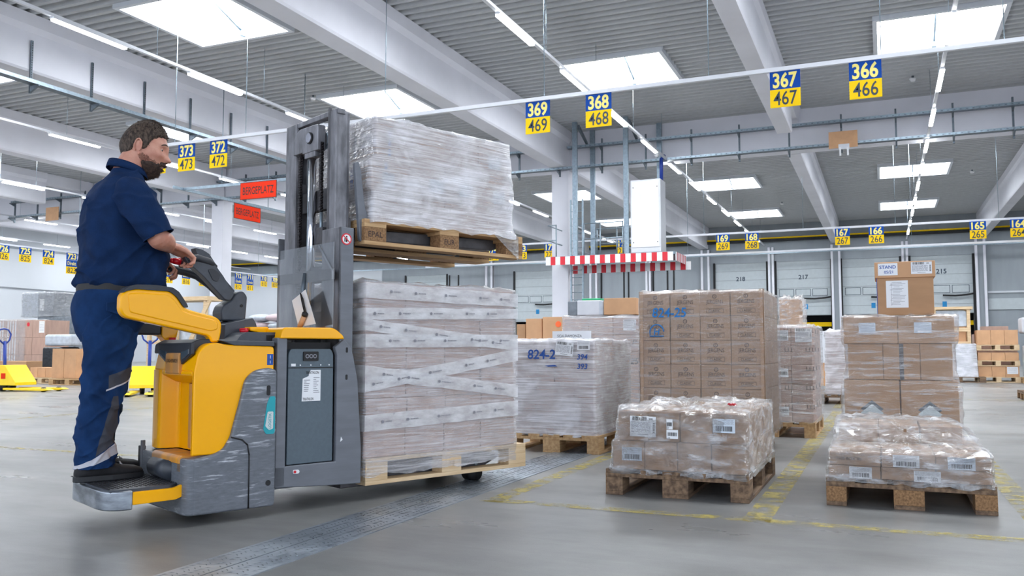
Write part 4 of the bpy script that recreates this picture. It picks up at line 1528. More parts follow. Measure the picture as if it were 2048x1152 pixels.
# right stack of three loaded pallets
for q, (z0, hh) in enumerate(((0, .27), (.41, .21), (.81, .38))):
    pallet('new', TR(2.66, 25.3, z0, 0) @ Matrix.Scale(.80, 4, (1, 0, 0)), ['lowest', 'middle', 'topmost'][q] + ' pale pallet in the triple stack by the right wall', 'pallets of the triple stack')
    for i in range(3):
        c_ = carton(.30, .76, hh - .01, TR(2.36 + .305 * i, 25.3, z0 + .146), 'brown carton on the %s pallet of the triple stack, %s' % (['lowest', 'middle', 'topmost'][q], ['left', 'middle', 'right'][i]), 'cartons of the triple stack', 'plain', 'cardl')
        if q == 0 and i == 2:
            add_label(c_, 0, -.386, .16, .24, .18, 2)
carton(.62, .5, .2, TR(2.75, 26.4, 1.25), 'pinkish flat box behind the triple stack', 'boxes on top of loads', 'plain', 'cardp')
carton(1.0, .7, 1.1, TR(2.75, 26.5, .146), 'large carton behind the triple stack', 'large cartons at the rear', 'plain', 'cardp')
pallet('worn', TR(1.75, 25.0, 0, 0), 'worn pallet under the pale wrapped load left of the triple stack')
for i in range(2):
    for k in range(2):
        carton(.36, .7, .40, TR(1.50 + .40 * i, 25.0, .15 + .41 * k), 'white carton of the pale load left of the triple stack, %s, %s' % (['lower', 'upper'][k], ['left', 'right'][i]), 'white cartons of the pale load', 'plain', 'cardw')
wrap(TR(1.72, 25.0, 0), [(.14, -.46, .46, -.38, .38), (.97, -.44, .44, -.37, .37)], 'pale film around the white cartons left of the triple stack', 'f_heavy', seed=23, dz=.04, m=60)
cr = empty('wooden_crate', (1.66, 25.6, .98))
tag(cr, 'open crate of pale boards standing on the pale wrapped load', 'crate')
for a in (-.44, .36):
    for b in (-.35, .3):
        MB().box(a, a + .08, b, b + .06, 0, .9, M['woodl']).obj('post', cr)
MB().box(-.5, .5, -.38, .4, .9, .97, M['woodl']).obj('top_boards', cr)
MB().box(-.44, .44, -.36, -.33, .32, .42, M['woodl']).box(-.44, .44, -.36, -.33, 0, .06, M['woodl']).obj('side_board', cr)
o = MB().box(-.34, .34, -.28, .28, .0, .62, M['cardl']).box(-.36, .36, -.3, .3, .45, .86, M['paleblue']).obj('crated_goods', X=TR(1.66, 25.6, .98), bevel=.02)
tag(o, 'wrapped goods inside the open crate', 'goods')
# right edge goods
pallet('mid', TR(3.75, 24.6, 0, 0), 'pallet at the right edge of the view by the blue goods')
o = MB().box(-.55, .55, -.38, .38, 0, .78, M['paleblue']).obj('wrapped_goods', X=TR(3.75, 24.6, .146), bevel=.03)
tag(o, 'pale wrapped goods at the right edge beside the triple stack', 'goods')
o = MB().box(-.30, .5, -.3, .3, 0, .32, M['bluegoods']).obj('blue_bin', X=TR(3.75, 24.75, .93), bevel=.03)
tag(o, 'bright blue bin on the goods at the right edge', 'bin')
o = MB().box(-.5, .5, -.3, .3, 0, .4, M['cardw']).obj('wrapped_goods', X=TR(3.75, 25.6, 1.25), bevel=.05)
tag(o, 'white wrapped bundle at the top of the goods by the right edge', 'goods')
pallet('chip', TR(2.68, 16.6, 0, 0), 'pallet cut off by the right edge of the view')
carton(1.1, .7, .75, TR(2.75, 16.6, .146), 'carton cut off by the right edge of the view', 'large cartons at the rear', 'plain', 'cardp')

# ---- left side goods
pallet('worn', TR(-23.3, 18.2, 0, 0), 'pallet under the large pinkish stack by the left edge')
LB = 'tall carton of the large left stack'
for i in range(4):
    for k in range(3):
        c_ = carton(.54, .8, .5, TR(-24.25 + .55 * i, 18.0, .18 + .505 * k), LB + ', %s layer, %s' % (row_name(k, 3), col_name(i, 4)), 'cartons of the large left stack', 'vbands' if i < 2 else 'plain', 'cardp')
        if i == 3 and k == 2:
            add_label(c_, .12, -.405, .3, .22, .34, 2)
        if i == 2 and k == 2:
            MB().disc((.1, -.405, .38), .06, M['red'], h=.003).obj('sticker', c_)
pallet('mid', TR(-22.6, 16.6, 0, 0), 'pallet under the long flat carton by the left jack')
o = carton(2.4, .7, .26, TR(-22.64, 16.7, .25), 'long flat brown carton lying in front of the large left stack', 'large cartons at the rear', 'plain', 'card')
pallet('mid', TR(-25.4, 20.9, 0, 0), 'pallet under the tall grey wrapped goods')
o = MB().box(-.9, .9, -.4, .4, 0, 1.78, M['greyplast']).obj('wrapped_goods', X=TR(-25.4, 20.8, .146), bevel=.03)
tag(o, 'grey wrapped goods behind the large left stack, lower part', 'goods')
o = MB().box(-.75, .0, -.4, .4, 0, .8, M['paleblue']).box(0, .75, -.39, .4, 0, .8, M['greyplast']).box(.1, .3, -.41, -.38, .2, .6, M['white']).obj('wrapped_goods', X=TR(-26.3, 20.8, 1.94), bevel=.03)
tag(o, 'grey wrapped goods standing highest behind the large left stack', 'goods')
wrap(TR(-26.3, 20.8, 0), [(1.94, -.77, .77, -.42, .42), (2.75, -.77, .77, -.42, .42)], 'shiny film around the highest grey goods on the left', 'f_crisp', seed=41, dz=.04, m=80, crump=.02)
wrap(TR(-24.0, 18.0, 0), [(.2, -.84, .84, -.42, .42), (1.72, -.84, .84, -.42, .42)], 'film around the right part of the large left stack', 'f_light', seed=42, dz=.05, m=80)
pallet('new', TR(-18.92, 15.2, 0, 0) @ Matrix.Scale(1.0, 4), 'pale pallet crate base behind the left jack')
for i in range(4):
    carton(.26, .5, .24, TR(-19.32 + .27 * i, 15.2, .15), 'small brown carton in the low row behind the left jack, %s' % col_name(i, 4), 'low row of small cartons', 'plain', 'cardl')
pallet('mid', TR(-17.5, 14.8, 0, 0), 'pallet under the tall brown cartons beside the worker')
for i in range(2):
    carton(.39, .6, .70, TR(-18.06 + .40 * i, 14.9, .15), 'tall brown carton beside the worker, %s' % ['left one', 'right one'][i], 'tall cartons beside the worker', 'plain', 'cardl')
o = MB().box(-.36, .36, -.3, .3, 0, .56, M['blackbag']).obj('black_bale', X=TR(-20.05, 16.3, .34), bevel=.06, seg=3)
tag(o, 'black film wrapped bale between the cartons on the left', 'bale')
pallet('mid', TR(-20.05, 16.3, 0, 0) @ TR(0, 0, 0), 'lowest pallet below the black bale')
pallet('mid', TR(-20.05, 16.3, 0, 0) @ TR(0, 0, .18), 'upper pallet below the black bale')
o = MB().box(-.5, .5, -.3, .3, 0, .3, M['paleblue']).obj('wrapped_goods', X=TR(-19.9, 16.35, .93), bevel=.06)
tag(o, 'pale wrapped bundle above the black bale', 'goods')
# behind the tiller: crate and bags
cr2 = empty('wooden_crate', (-19.5, 20.3, 0))
tag(cr2, 'pale timber crate frame seen behind the steering tiller', 'crate')
for a in (-1.3, -.2, .9):
    MB().box(a, a + .1, -.4, -.3, .2, 2.3, M['woodl']).obj('post', cr2)
MB().box(-1.4, 1.1, -.45, .4, 2.3, 2.42, M['woodl']).box(-1.3, 1.0, -.42, -.36, 1.0, 1.12, M['woodl']).obj('top_boards', cr2)
mb = MB()
mb.prism([(.35, 1.1), (.5, 1.1), (1.2, 2.3), (1.05, 2.3)], -.41, -.36, M['woodl'])
mb.obj('brace', cr2)
MB().box(-1.3, 1.0, -.4, .4, .1, .2, M['woodl']).obj('base_boards', cr2)
o = MB().box(-1.1, .8, -.3, .3, 0, 1.7, M['paleblue']).obj('crated_goods', X=TR(-19.5, 20.35, .2), bevel=.05)
tag(o, 'pale wrapped goods inside the timber crate frame', 'goods')
pallet('mid', TR(-17.6, 22.2, 0, 0), 'pallet under the sagging wrapped sacks behind the tiller')
r4 = random.Random(5)
for k in range(7):
    for i in range(2):
        mb = MB().ball((0, 0, 0), (.385, .42, .13), M['sock'] if (i + k) % 2 else M['paleblue'], 18, 12)
        o = mb.obj('sack', X=TR(-18.35 + .75 * i + r4.uniform(-.06, .06), 22.2, .28 + .26 * k, r4.uniform(-.1, .1)))
        tag(o, 'pale filled sack of the heap behind the tiller, %s layer, %s' % (row_name(k, 7), ['left', 'right'][i]), 'sack', 'sacks of the heap')


# ------------------------------------------------------------------ pallet jacks
def jack(X, label):
    root = empty('pallet_jack', X=X)
    tag(root, label, 'pallet jack', 'yellow pallet jacks')
    mb = MB()
    for s_ in (-1, 1):
        mb.prism([(.12, .07), (1.15, .07), (1.25, .04), (1.1, .02), (.12, .03)], s_ * .19 - .08, s_ * .19 + .08, M['jackyel'])
    mb.obj('forks', root, bevel=.01)
    body = MB()
    body.prism([(-.20, .12), (.42, .12), (.42, .18), (.14, .52), (-.02, .52), (-.20, .18)], -.26, .26, M['jackyel'])
    body.box(.06, .17, -.268, -.258, .25, .36, M['sred'])
    body.obj('body', root, bevel=.015)
    for (x_, y_) in ((-.05, -.1), (-.05, .1), (1.05, -.19), (1.05, .19)):
        MB().tube([(x_, y_ - .035, .045 if x_ > 0 else .09), (x_, y_ + .035, .045 if x_ > 0 else .09)], .045 if x_ > 0 else .09, M['black'], 14).obj('wheel', root)
    mb = MB().tube([(-.12, 0, .2), (-.16, 0, 1.0)], .032, M['jackblue'], 10)
    mb.obj('tiller_shaft', root)
    mb = MB().tube([(-.16, 0, .92), (-.17, -.12, 1.02), (-.18, -.16, 1.14), (-.19, -.1, 1.23), (-.19, 0, 1.25), (-.19, .1, 1.23), (-.18, .16, 1.14), (-.17, .12, 1.02), (-.16, 0, .92)], .016, M['jackblue'], 8)
    mb.obj('handle', root)
    return root


jack(TR(-16.2, 12.0, 0, .12), 'yellow pallet jack with blue tiller at the left edge')
jack(TR(-12.75, 12.25, 0, -.9), 'yellow pallet jack with blue tiller standing behind the worker')

# ------------------------------------------------------------------ the lift truck
# frame: x forward (forks), y towards the far side, z up
TX = Matrix.Translation((-2.820, 3.500, 0)) @ Matrix.Rotation(math.atan2(.912, .410), 4, 'Z')
tk = empty('lift_truck', X=TX)
tag(tk, 'yellow and grey electric stand-on lift truck carrying two loads, one raised', 'lift truck')


def rounded(pts, r, n=5):
    """round the corners of a polygon; r may be a list"""
    out = []
    m = len(pts)
    for i, p in enumerate(pts):
        rr = r[i] if hasattr(r, '__len__') else r
        if rr <= 0:
            out.append(p)
            continue
        a, b = Vector(pts[i - 1]), Vector(pts[(i + 1) % m])
        p = Vector(p)
        da, db = (a - p), (b - p)
        q = min(rr, da.length * .49, db.length * .49)
        pa, pb = p + da.normalized() * q, p + db.normalized() * q
        for k in range(n + 1):
            t = k / n
            v = pa * (1 - t) ** 2 + p * 2 * t * (1 - t) + pb * t * t
            out.append((v.x, v.y))
    return out


def part(mb, name, bevel=0, seg=2, parent=None):
    o = mb.obj(name, None, bevel=bevel, seg=seg)
    o.parent = parent or tk
    return o


# yellow hood: plan outline with a knee recess, then the upper band
plan = rounded([(.012, .0), (-.392, .0), (-.392, .022), (-.30, .035), (-.30, .40), (-.392, .43), (-.392, .53), (-.28, .72), (.012, .74)], [0, .02, .004, .02, .02, .02, .06, .10, 0])
hood = part(MB().prism(plan, .325, .72, M['yel'], 'z'), 'hood_body', .006, 3)
plan2 = rounded([(.012, .0), (-.392, .0), (-.392, .53), (-.28, .72), (.012, .74)], [0, .06, .06, .10, 0])
mb = MB().prism(rounded([(.012, .325), (.012, .838), (-.235, .846), (-.29, .856), (-.335, .850), (-.372, .815), (-.392, .715), (-.392, .325)], [0, .02, .02, .02, .03, .03, 0, .01]), -.002, .028, M['yel'])
part(mb, 'hood_side', .012, 4)
side = rounded([(.012, .715), (.012, .838), (-.235, .846), (-.29, .856), (-.335, .850), (-.372, .815), (-.392, .715)], [0, .02, .02, .02, .03, .03, 0])
mb = MB().prism(side, .006, .52, M['yel'])
up = part(mb, 'hood_top', .018, 4)
mb = MB().box(.012 - .038, .012 - .005, -.0025, 0, .745, .80, M['inkblue']).text('1', .022, face_y(-.009, -.003, .785), M['white'], .01).text('I', .02, face_y(-.009, -.003, .760), M['white'], .01)
part(mb, 'rating_sticker', parent=up)
# recess panel, worn
mb = MB()
pts = [(-.302 - .028 * math.sin(PI * i / 10), .06 + .22 * i / 10) for i in range(11)] + [(-.29, .28), (-.29, .06)]
mb.prism(pts, .34, .655, M['yelw'], 'z')
part(mb, 'knee_panel', .004, 2)
mb = MB().prism(rounded([(-.30, .72), (-.392, .72), (-.392, .70), (-.31, .655)], .01), .03, .41, M['yel'])
part(mb, 'recess_arch', .004)
# nose plate with maker's lettering, light lenses and black shroud
mb = MB().prism(rounded([(-.405, .705), (-.405, .80), (-.385, .815), (-.37, .815), (-.37, .70)], .008), .16, .33, M['yelw'])
mb.text('JUNGHEINRICH', .026, face_mx(-.4065, .245, .765), M['ink'], .006, width=.14)
part(mb, 'nose_plate', .004)
for a, b in ((.06, .15), (.34, .43)):
    hi, lo = (.835, .77) if a < .2 else (.835, .775)
    pts = [(a, hi), (b, hi - .01), (b, lo), (a, lo + .035)] if a < .2 else [(a, hi - .01), (b, hi), (b, lo + .035), (a, lo)]
    pts = [(a, .80), (a, .825), (b, .812), (b, .768)] if a < .2 else [(a, .768), (a, .812), (b, .825), (b, .80)]
    part(MB().prism(pts, -.400, -.385, M['glassd'], 'x'), 'light_lens', .002)
sh = MB()
sh.prism([(.03, .855), (.03, .80), (.155, .75), (.165, .79), (.325, .79), (.335, .75), (.455, .80), (.455, .855)], -.396, -.38, M['pad'], 'x')
sh.prism(rounded([(-.398, .82), (-.395, .850), (-.35, .872), (-.28, .874), (-.25, .862), (-.25, .84), (-.398, .80)], .012), .055, .50, M['pad'])
part(sh, 'black_shroud', .004)
mb = MB().prism([(-.27, .866), (.012, .864), (.012, .838), (-.20, .842)], -.006, .10, M['dark'])
mb.box(-.24, .012, .05, .68, .83, .862, M['dark'])
part(mb, 'side_cover', .004)

# scuffed grey skirt
sk = rounded([(.022, .72), (-.022, .732), (-.095, .722), (-.144, .680), (-.168, .577), (-.214, .402), (-.248, .347), (-.294, .327), (-.392, .312), (-.392, .05), (.018, .05), (.022, .08)],
             [.02, .01, .03, .03, .03, .01, .02, .02, 0, 0, .02, 0])
s1 = part(MB().prism(sk, -.022, .06, M['skirt']), 'side_skirt', .012, 4)
mb = MB()
mb.prism(rounded([(.52, .72), (.54, .755), (.575, .755), (.575, .72)], 0), 0, .001, M['skirt'])
pl = rounded([(.018, -.018), (-.41, -.018), (-.425, .02), (-.425, .60), (-.36, .74), (.018, .76)], [0, .06, .05, .10, .06, 0], 6)
part(MB().prism(pl, .05, .312, M['skirt'], 'z'), 'base_skirt', .012, 4)
# seam groove, holes, sticker
mb = MB()
for (a, b) in (((-.214, .402), (-.158, .386)), ((-.158, .386), (-.130, .360)), ((-.130, .360), (-.120, .31)), ((-.120, .31), (-.119, .055))):
    mb.tube([(a[0], -.023, a[1]), (b[0], -.023, b[1])], .0038, M['black'], 6)
part(mb, 'panel_seam', parent=s1)
part(MB().prism(rounded([(-.035, .595), (-.015, .595), (-.015, .645), (-.035, .645)], .012), -.0235, -.02, M['black']), 'slot', parent=s1)
part(MB().disc((-.018, -.0235, .166), .014, M['black'], h=.003), 'bolt_hole', parent=s1)
mb = MB().prism(rounded([(.012, .590), (-.018, .590), (-.032, .555), (-.050, .43), (-.035, .405), (.008, .405), (.012, .42)], .008), -.0238, -.0225, M['teal'])
mb.prism(rounded([(.002, .515), (-.028, .515), (-.040, .445), (-.02, .425), (.002, .43)], .006), -.0246, -.0236, M['diamond'])
mb.text('LOGISTIK', .02, face_y(-.016, -.0252, .47) @ Matrix.Rotation(PI / 2, 4, 'Z'), M['teal'], .01, width=.075)
part(mb, 'teal_sticker', parent=s1)

# platform for the driver
pp = rounded([(-.745, .09), (-.735, .05), (-.46, .05), (-.385, .14), (-.385, .60), (-.46, .66), (-.66, .64), (-.745, .52)], [.02, .02, .03, .02, .02, .03, .06, .04])
pf2 = part(MB().prism(pp, .172, .196, M['dark'], 'z'), 'platform', .003)
mb = MB()
for i in range(16):
    for j in range(24):
        x_, y_ = -.73 + i * .0205, .09 + j * .024 + (i % 2) * .012
        mb.box(x_ - .004, x_ + .004, y_ - .0035, y_ + .0035, .196, .1985, M['black'])
part(mb, 'grip_studs', parent=pf2)
mb = MB().prism(rounded([(-.645, .125), (-.645, .182), (-.46, .182), (-.385, .205), (-.36, .205), (-.36, .16), (-.45, .128)], .008), .032, .056, M['yel'])
part(mb, 'platform_rail', .003)
mb = MB().prism(rounded([(-.645, .125), (-.645, .182), (-.46, .182), (-.385, .21), (-.36, .21), (-.36, .16), (-.45, .128)], .008), .69, .715, M['yel'])
part(mb, 'platform_rail', .003)
bp = rounded([(-.645, .028), (-.70, .028), (-.750, .07), (-.765, .14), (-.765, .50), (-.74, .58), (-.68, .66), (-.645, .66), (-.645, .63), (-.69, .60), (-.72, .52), (-.72, .14), (-.70, .08), (-.645, .075)],
             [0, .03, .03, .03, .03, .03, .03, 0, 0, .02, .02, .02, .02, 0])
part(MB().prism(bp, .105, .190, M['steelw'], 'z'), 'rear_bumper', .006, 3)
mb = MB().tube([(-.405, .16, .245), (-.405, .40, .245)], .052, M['dark'], 20)
mb.tube([(-.405, .18, .245), (-.405, .38, .245)], .054, M['dark'], 20)
part(mb, 'foot_roller')
part(MB().prism(rounded([(-.30, .322), (-.415, .322), (-.43, .31), (-.43, .285), (-.30, .285)], .006), .06, .41, M['yelw']).box(-.425, -.39, .055, .10, .245, .30, M['yel']), 'recess_shelf', .004)
part(MB().box(-.43, -.41, .55, .57, .17, .36, M['greym']).box(-.43, -.40, .57, .60, .2, .33, M['black']), 'rear_bracket', .004)
part(MB().box(-.41, -.33, .1, .62, .10, .30, M['black']), 'step_housing')

# side rests: near one and far one
arm = [(-.721, 1.066), (-.700, 1.090), (-.655, 1.100), (-.500, 1.096), (-.467, 1.071), (-.432, 1.022), (-.388, 1.007), (-.272, .981), (-.243, .955), (-.245, .906), (-.255, .856), (-.293, .856), (-.306, .886), (-.528, .932), (-.698, .966), (-.721, .995)]
armr = rounded(arm, [.02, .02, .02, .02, .02, .02, .02, .02, .03, 0, 0, 0, .02, .0, .03, .02])
inner = rounded([(-.690, 1.076), (-.650, 1.082), (-.510, 1.080), (-.478, 1.055), (-.44, 1.005), (-.395, .990), (-.28, .965), (-.264, .948), (-.266, .918), (-.30, .910), (-.528, .957), (-.68, .990)], .012)
for y0, nm in ((.045, 'near'), (.60, 'far')):
    sr = part(MB().prism(armr, y0, y0 + .055, M['yel']), 'side_rest', .014, 4)
    mb = MB().prism(inner, y0 - .004, y0 + .01, M['yel'])
    part(mb, 'raised_face', .006, 3, parent=sr)
    pad = rounded([(-.712, 1.078), (-.690, 1.106), (-.655, 1.119), (-.565, 1.121), (-.488, 1.113), (-.458, 1.094), (-.420, 1.040), (-.412, 1.022), (-.432, 1.020), (-.467, 1.069), (-.500, 1.094), (-.655, 1.098), (-.694, 1.088)], .006)
    part(MB().prism(pad, y0 - .004, y0 + .075, M['pad']), 'rest_pad', .006, 3, parent=sr)
    if nm == 'far':
        part(MB().box(-.50, -.345, y0 - .05, y0 + .01, .898, .958, M['pad']), 'under_pad', .01, parent=sr)
        part(MB().prism(rounded([(-.348, .958), (-.348, .89), (-.318, .86), (-.275, .86), (-.256, .958)], .01), y0 - .06, y0 + .02, M['yel']), 'rest_post', .008, 3, parent=sr)

# console, tiller base, tiller
part(MB().prism(rounded([(-.152, .856), (-.149, .952), (.002, .988), (.020, .960), (.028, .93), (.028, .873)], .008), .22, .58, M['dark']), 'console', .008, 3)
part(MB().prism(rounded([(-.162, .862), (-.137, .895), (-.105, .910), (.060, .910), (.060, .862)], .008), .06, .56, M['dark']), 'console_box', .008, 3)
mb = MB()
for i in range(9):
    mb.box(-.0 + i * .006, .003 + i * .006, .056, .060, .868, .895, M['black'])
part(mb, 'vent_slots')
part(MB().tube([(-.070, .17, .908), (-.070, .17, .925)], [.020, .024], M['redk'], 18).tube([(-.070, .17, .925), (-.070, .17, .932)], [.024, .020], M['redk'], 18), 'emergency_button')
part(MB().tube([(-.30, .52, .865), (-.30, .52, .885)], .018, M['redk'], 16), 'rear_button')
tb = rounded([(-.112, .972), (-.118, 1.02), (-.105, 1.055), (-.062, 1.082), (-.045, 1.112), (-.022, 1.132), (.004, 1.133), (.026, 1.105), (.022, 1.04), (.018, .975)], .012)
b_ = part(MB().prism(tb, .34, .46, M['dark']), 'tiller_base', .014, 4)
part(MB().disc((-.008, .337, 1.055), .008, M['black'], h=.004), 'pivot_bolt', parent=b_)


def px2(pl, sv):
    return pl


til = empty('tiller', parent=tk)
arch = rounded([(-.031, 1.133), (-.118, 1.225), (-.140, 1.270), (-.178, 1.323), (-.214, 1.342), (-.255, 1.349), (-.239, 1.313), (-.203, 1.290), (-.172, 1.285), (-.140, 1.254), (-.097, 1.201), (-.064, 1.162), (-.042, 1.122)], .008)
part(MB().prism(arch, .37, .43, M['dark']), 'arch', .008, 3, parent=til)
nearh = rounded([(-.324, 1.294), (-.300, 1.300), (-.275, 1.294), (-.209, 1.286), (-.157, 1.262), (-.114, 1.210), (-.082, 1.161), (-.050, 1.115), (-.070, 1.080), (-.101, 1.082), (-.175, 1.154), (-.217, 1.197), (-.263, 1.234), (-.304, 1.265)], .010)
part(MB().prism(nearh, .335, .39, M['dark']), 'shaft', .012, 3, parent=til)
part(MB().prism(rounded([(-.20, 1.236), (-.17, 1.245), (-.13, 1.215), (-.145, 1.175), (-.17, 1.18)], .01), .331, .336, M['pad']), 'side_recess', .002, parent=til)
mb = MB().tube([(-.305, .345, 1.285), (-.25, .345, 1.292), (-.19, .35, 1.278), (-.15, .355, 1.25)], [.018, .021, .022, .016], M['pad'], 14)
part(mb, 'grip', parent=til)
farh = [(-.333, .50, 1.250), (-.30, .50, 1.240), (-.25, .50, 1.232), (-.19, .49, 1.215), (-.13, .46, 1.170), (-.07, .43, 1.11)]
part(MB().tube(farh, [.018, .022, .022, .023, .026, .03], M['dark'], 14), 'grip', parent=til)
part(MB().tube([(-.335, .50, 1.252), (-.32, .50, 1.246)], [.014, .02], M['black'], 12), 'grip_end', parent=til)
part(MB().tube([(-.350, .425, 1.279), (-.30, .425, 1.276)], [.014, .022], M['redk'], 14).ball((-.350, .425, 1.279), .014, M['redk'], 12, 8), 'belly_button', parent=til)
part(MB().box(-.31, -.16, .37, .45, 1.245, 1.285, M['dark']), 'tiller_head', .012, 3, parent=til)

# battery compartment
ch = MB()
ch.prism(rounded([(.030, .133), (.030, .882), (.085, .882), (.085, .133)], 0), .0, .76, M['greym'])
ch.prism([(.375, .235), (.375, .79), (.362, .835), (.42, .878), (.455, .84), (.476, .79), (.505, .655), (.532, .29), (.532, .105), (.30, .115), (.030, .133), (.030, .235)], .0, .03, M['greym'])
ch.prism([(.375, .235), (.375, .79), (.362, .835), (.42, .878), (.455, .84), (.476, .79), (.505, .655), (.532, .29), (.532, .105), (.30, .115), (.030, .133), (.030, .235)], .73, .76, M['greym'])
ch.box(.03, .50, .03, .73, .12, .20, M['greym'])
chs = part(ch, 'chassis', .005, 2)
part(MB().box(.085, .37, .06, .70, .20, .86, M['black']), 'battery_bay')
bt = part(MB().prism(rounded([(.098, .238), (.098, .80), (.112, .826), (.345, .826), (.360, .80), (.364, .238)], [.006, .012, .01, .01, .012, .006]), .012, .60, M['bat']), 'battery', .008, 3)
mb = MB().prism([(.098, .727), (.360, .727), (.360, .731), (.098, .731)], .0085, .0125, M['black'])
mb.prism(rounded([(.180, .763), (.268, .763), (.268, .812), (.180, .812)], .005), .006, .012, M['black'])
for q in (.202, .224, .246):
    mb.disc((q, .0045, .788), .011, M['inkgrey'], h=.002)
    mb.disc((q, .0035, .788), .006, M['black'], h=.002)
for q in (.165, .225, .283, .333):
    mb.disc((q, .0085, .742), .0035, M['label'], h=.003)
mb.box(.113, .138, .0085, .012, .736, .750, M['label'])
part(mb, 'battery_socket', parent=bt)
mb = MB().prism([(.176, .556), (.284, .556), (.284, .716), (.226, .716), (.216, .70), (.214, .685), (.180, .672)], .0095, .0115, M['label'])
mb.text('TRIATHLON', .020, face_y(.235, .009, .703), M['ink'], .012, width=.075).text('TRIATHLON', .020, face_y(.212, .009, .567), M['ink'], .012, width=.062)
r5 = random.Random(2)
for i in range(9):
    for q in (.185, .24):
        zz = .675 - i * .0095 - (.012 if q < .2 else 0)
        if zz > .60 or q > .2:
            mb.box(q + .002, q + r5.uniform(.015, .038), .0088, .0094, zz, zz + .003, M['inkgrey'])
part(mb, 'battery_label', parent=bt)
mb = MB().prism(rounded([(.128, .193), (.158, .193), (.165, .202), (.158, .213), (.128, .213)], .006), -.004, 0, M['label']).disc((.137, -.007, .203), .007, M['redk'], h=.004)
for z_ in (.82, .675):
    mb.prism(rounded([(.428, z_ - .014), (.440, z_ - .014), (.440, z_ + .014), (.428, z_ + .014)], .006), -.002, 0, M['black'])
mb.prism([(.40, .335), (.415, .345), (.405, .362)], -.0015, 0, M['label'])
part(mb, 'chassis_fittings', parent=chs)
# yellow lid
ld2 = MB().prism(rounded([(.040, .878), (.045, .896), (.055, .935), (.35, .938), (.405, .896), (.412, .878)], [0, .01, .02, .03, .01, 0]), -.012, .74, M['yel'])
part(ld2, 'battery_cover', .014, 4)
part(MB().prism([(-.04, .918), (-.045, .938), (.06, .940), (.06, .90)], .16, .70, M['yel']), 'cover_lip', .006, 3)
part(MB().box(-.09, .03, .30, .66, .90, .925, M['dark']), 'rear_tray', .006)

# mast: outer uprights, inner uprights, cross members, cylinder, chains
for (a, b) in ((.05, .24), (.57, .76)):
    mb = MB()
    near = a < .3
    y_out = a if near else b
    mb.box(.412, .500, min(y_out, y_out + (.012 if near else -.012)), max(y_out, y_out + (.012 if near else -.012)), .15, 1.49, M['greym'])
    mb.box(.412, .424, a, b, .15, 1.49 if near else 1.36, M['mast'])
    part(mb, 'outer_upright', .003)
for (a, b) in ((.12, .245), (.565, .69)):
    near = a < .3
    mb = MB()
    w = a if near else b - .014
    mb.box(.428, .505, w, w + .014, .2, 2.15, M['mast'])
    mb.box(.418, .436, a, b - (.04 if near else 0), .2, 2.16, M['mast'])
    mb.box(.490, .508, a, b, .2, 2.15, M['mast'])
    if near:
        mb.box(.414, .428, b - .065, b - .045, .2, 2.18, M['mastd'])
    part(mb, 'inner_upright', .003)
part(MB().box(.425, .475, .11, .70, 2.135, 2.165, M['mast']), 'mast_crossbar', .004)
part(MB().box(.455, .500, .13, .68, 1.62, 1.74, M['mastd']), 'inner_crossbar', .004)
part(MB().box(.425, .47, .12, .69, 1.20, 1.29, M['mastd']), 'outer_crossbar', .004)
part(MB().box(.43, .49, .10, .72, .86, .92, M['mastd']), 'lower_crossbar', .004)
mb = MB()
sh2 = rounded([(.57, 1.965), (.57, 2.05), (.54, 2.09), (.50, 2.11), (.285, 2.105), (.285, 1.955), (.46, 1.955), (.46, 1.965)], [.0, .03, .03, .03, .02, 0, 0, 0])
mb.prism(sh2, .400, .452, M['mast'], 'x')
part(mb, 'chain_head', .006, 3)
mb = MB().disc((.392, .37, 2.035), .034, M['black'], 'x', h=.01).disc((.386, .37, 2.035), .028, M['chrome'], 'x', h=.01)
part(mb, 'head_pin')
mb = MB().disc((.455, .315, 2.02), .050, M['galv'], 'x', 28, h=.014).disc((.453, .315, 2.02), .040, M['mastd'], 'x', 28, h=.018)
part(mb, 'sheave')
part(MB().box(.405, .455, .325, .445, 1.925, 1.97, M['mast']), 'rod_clamp', .004)
mb = MB().tube([(.432, .395, .95), (.432, .395, 1.93)], .0225, M['chrome'], 18).tube([(.432, .425, .95), (.432, .425, 1.93)], .012, M['galv'], 12)
part(mb, 'lift_cylinder')
for cy, z0, z1 in ((.525, .95, 1.965), (.285, 1.60, 2.0)):
    mb = MB()
    z = z0
    k = 0
    while z < z1:
        mb.box(.418, .434, cy - (.013 if k % 2 else .010), cy + (.013 if k % 2 else .010), z, z + .0135, M['chain'])
        mb.tube([(.426, cy - .015, z + .007), (.426, cy + .015, z + .007)], .0045, M['chain'], 6)
        z += .0155
        k += 1
    part(mb, 'lift_chain')
mb = MB().tube([(.43, .285, 1.46), (.43, .285, 1.60)], .009, M['galv'], 8).box(.42, .47, .25, .32, 1.42, 1.51, M['mastd'])
part(mb, 'chain_anchor')
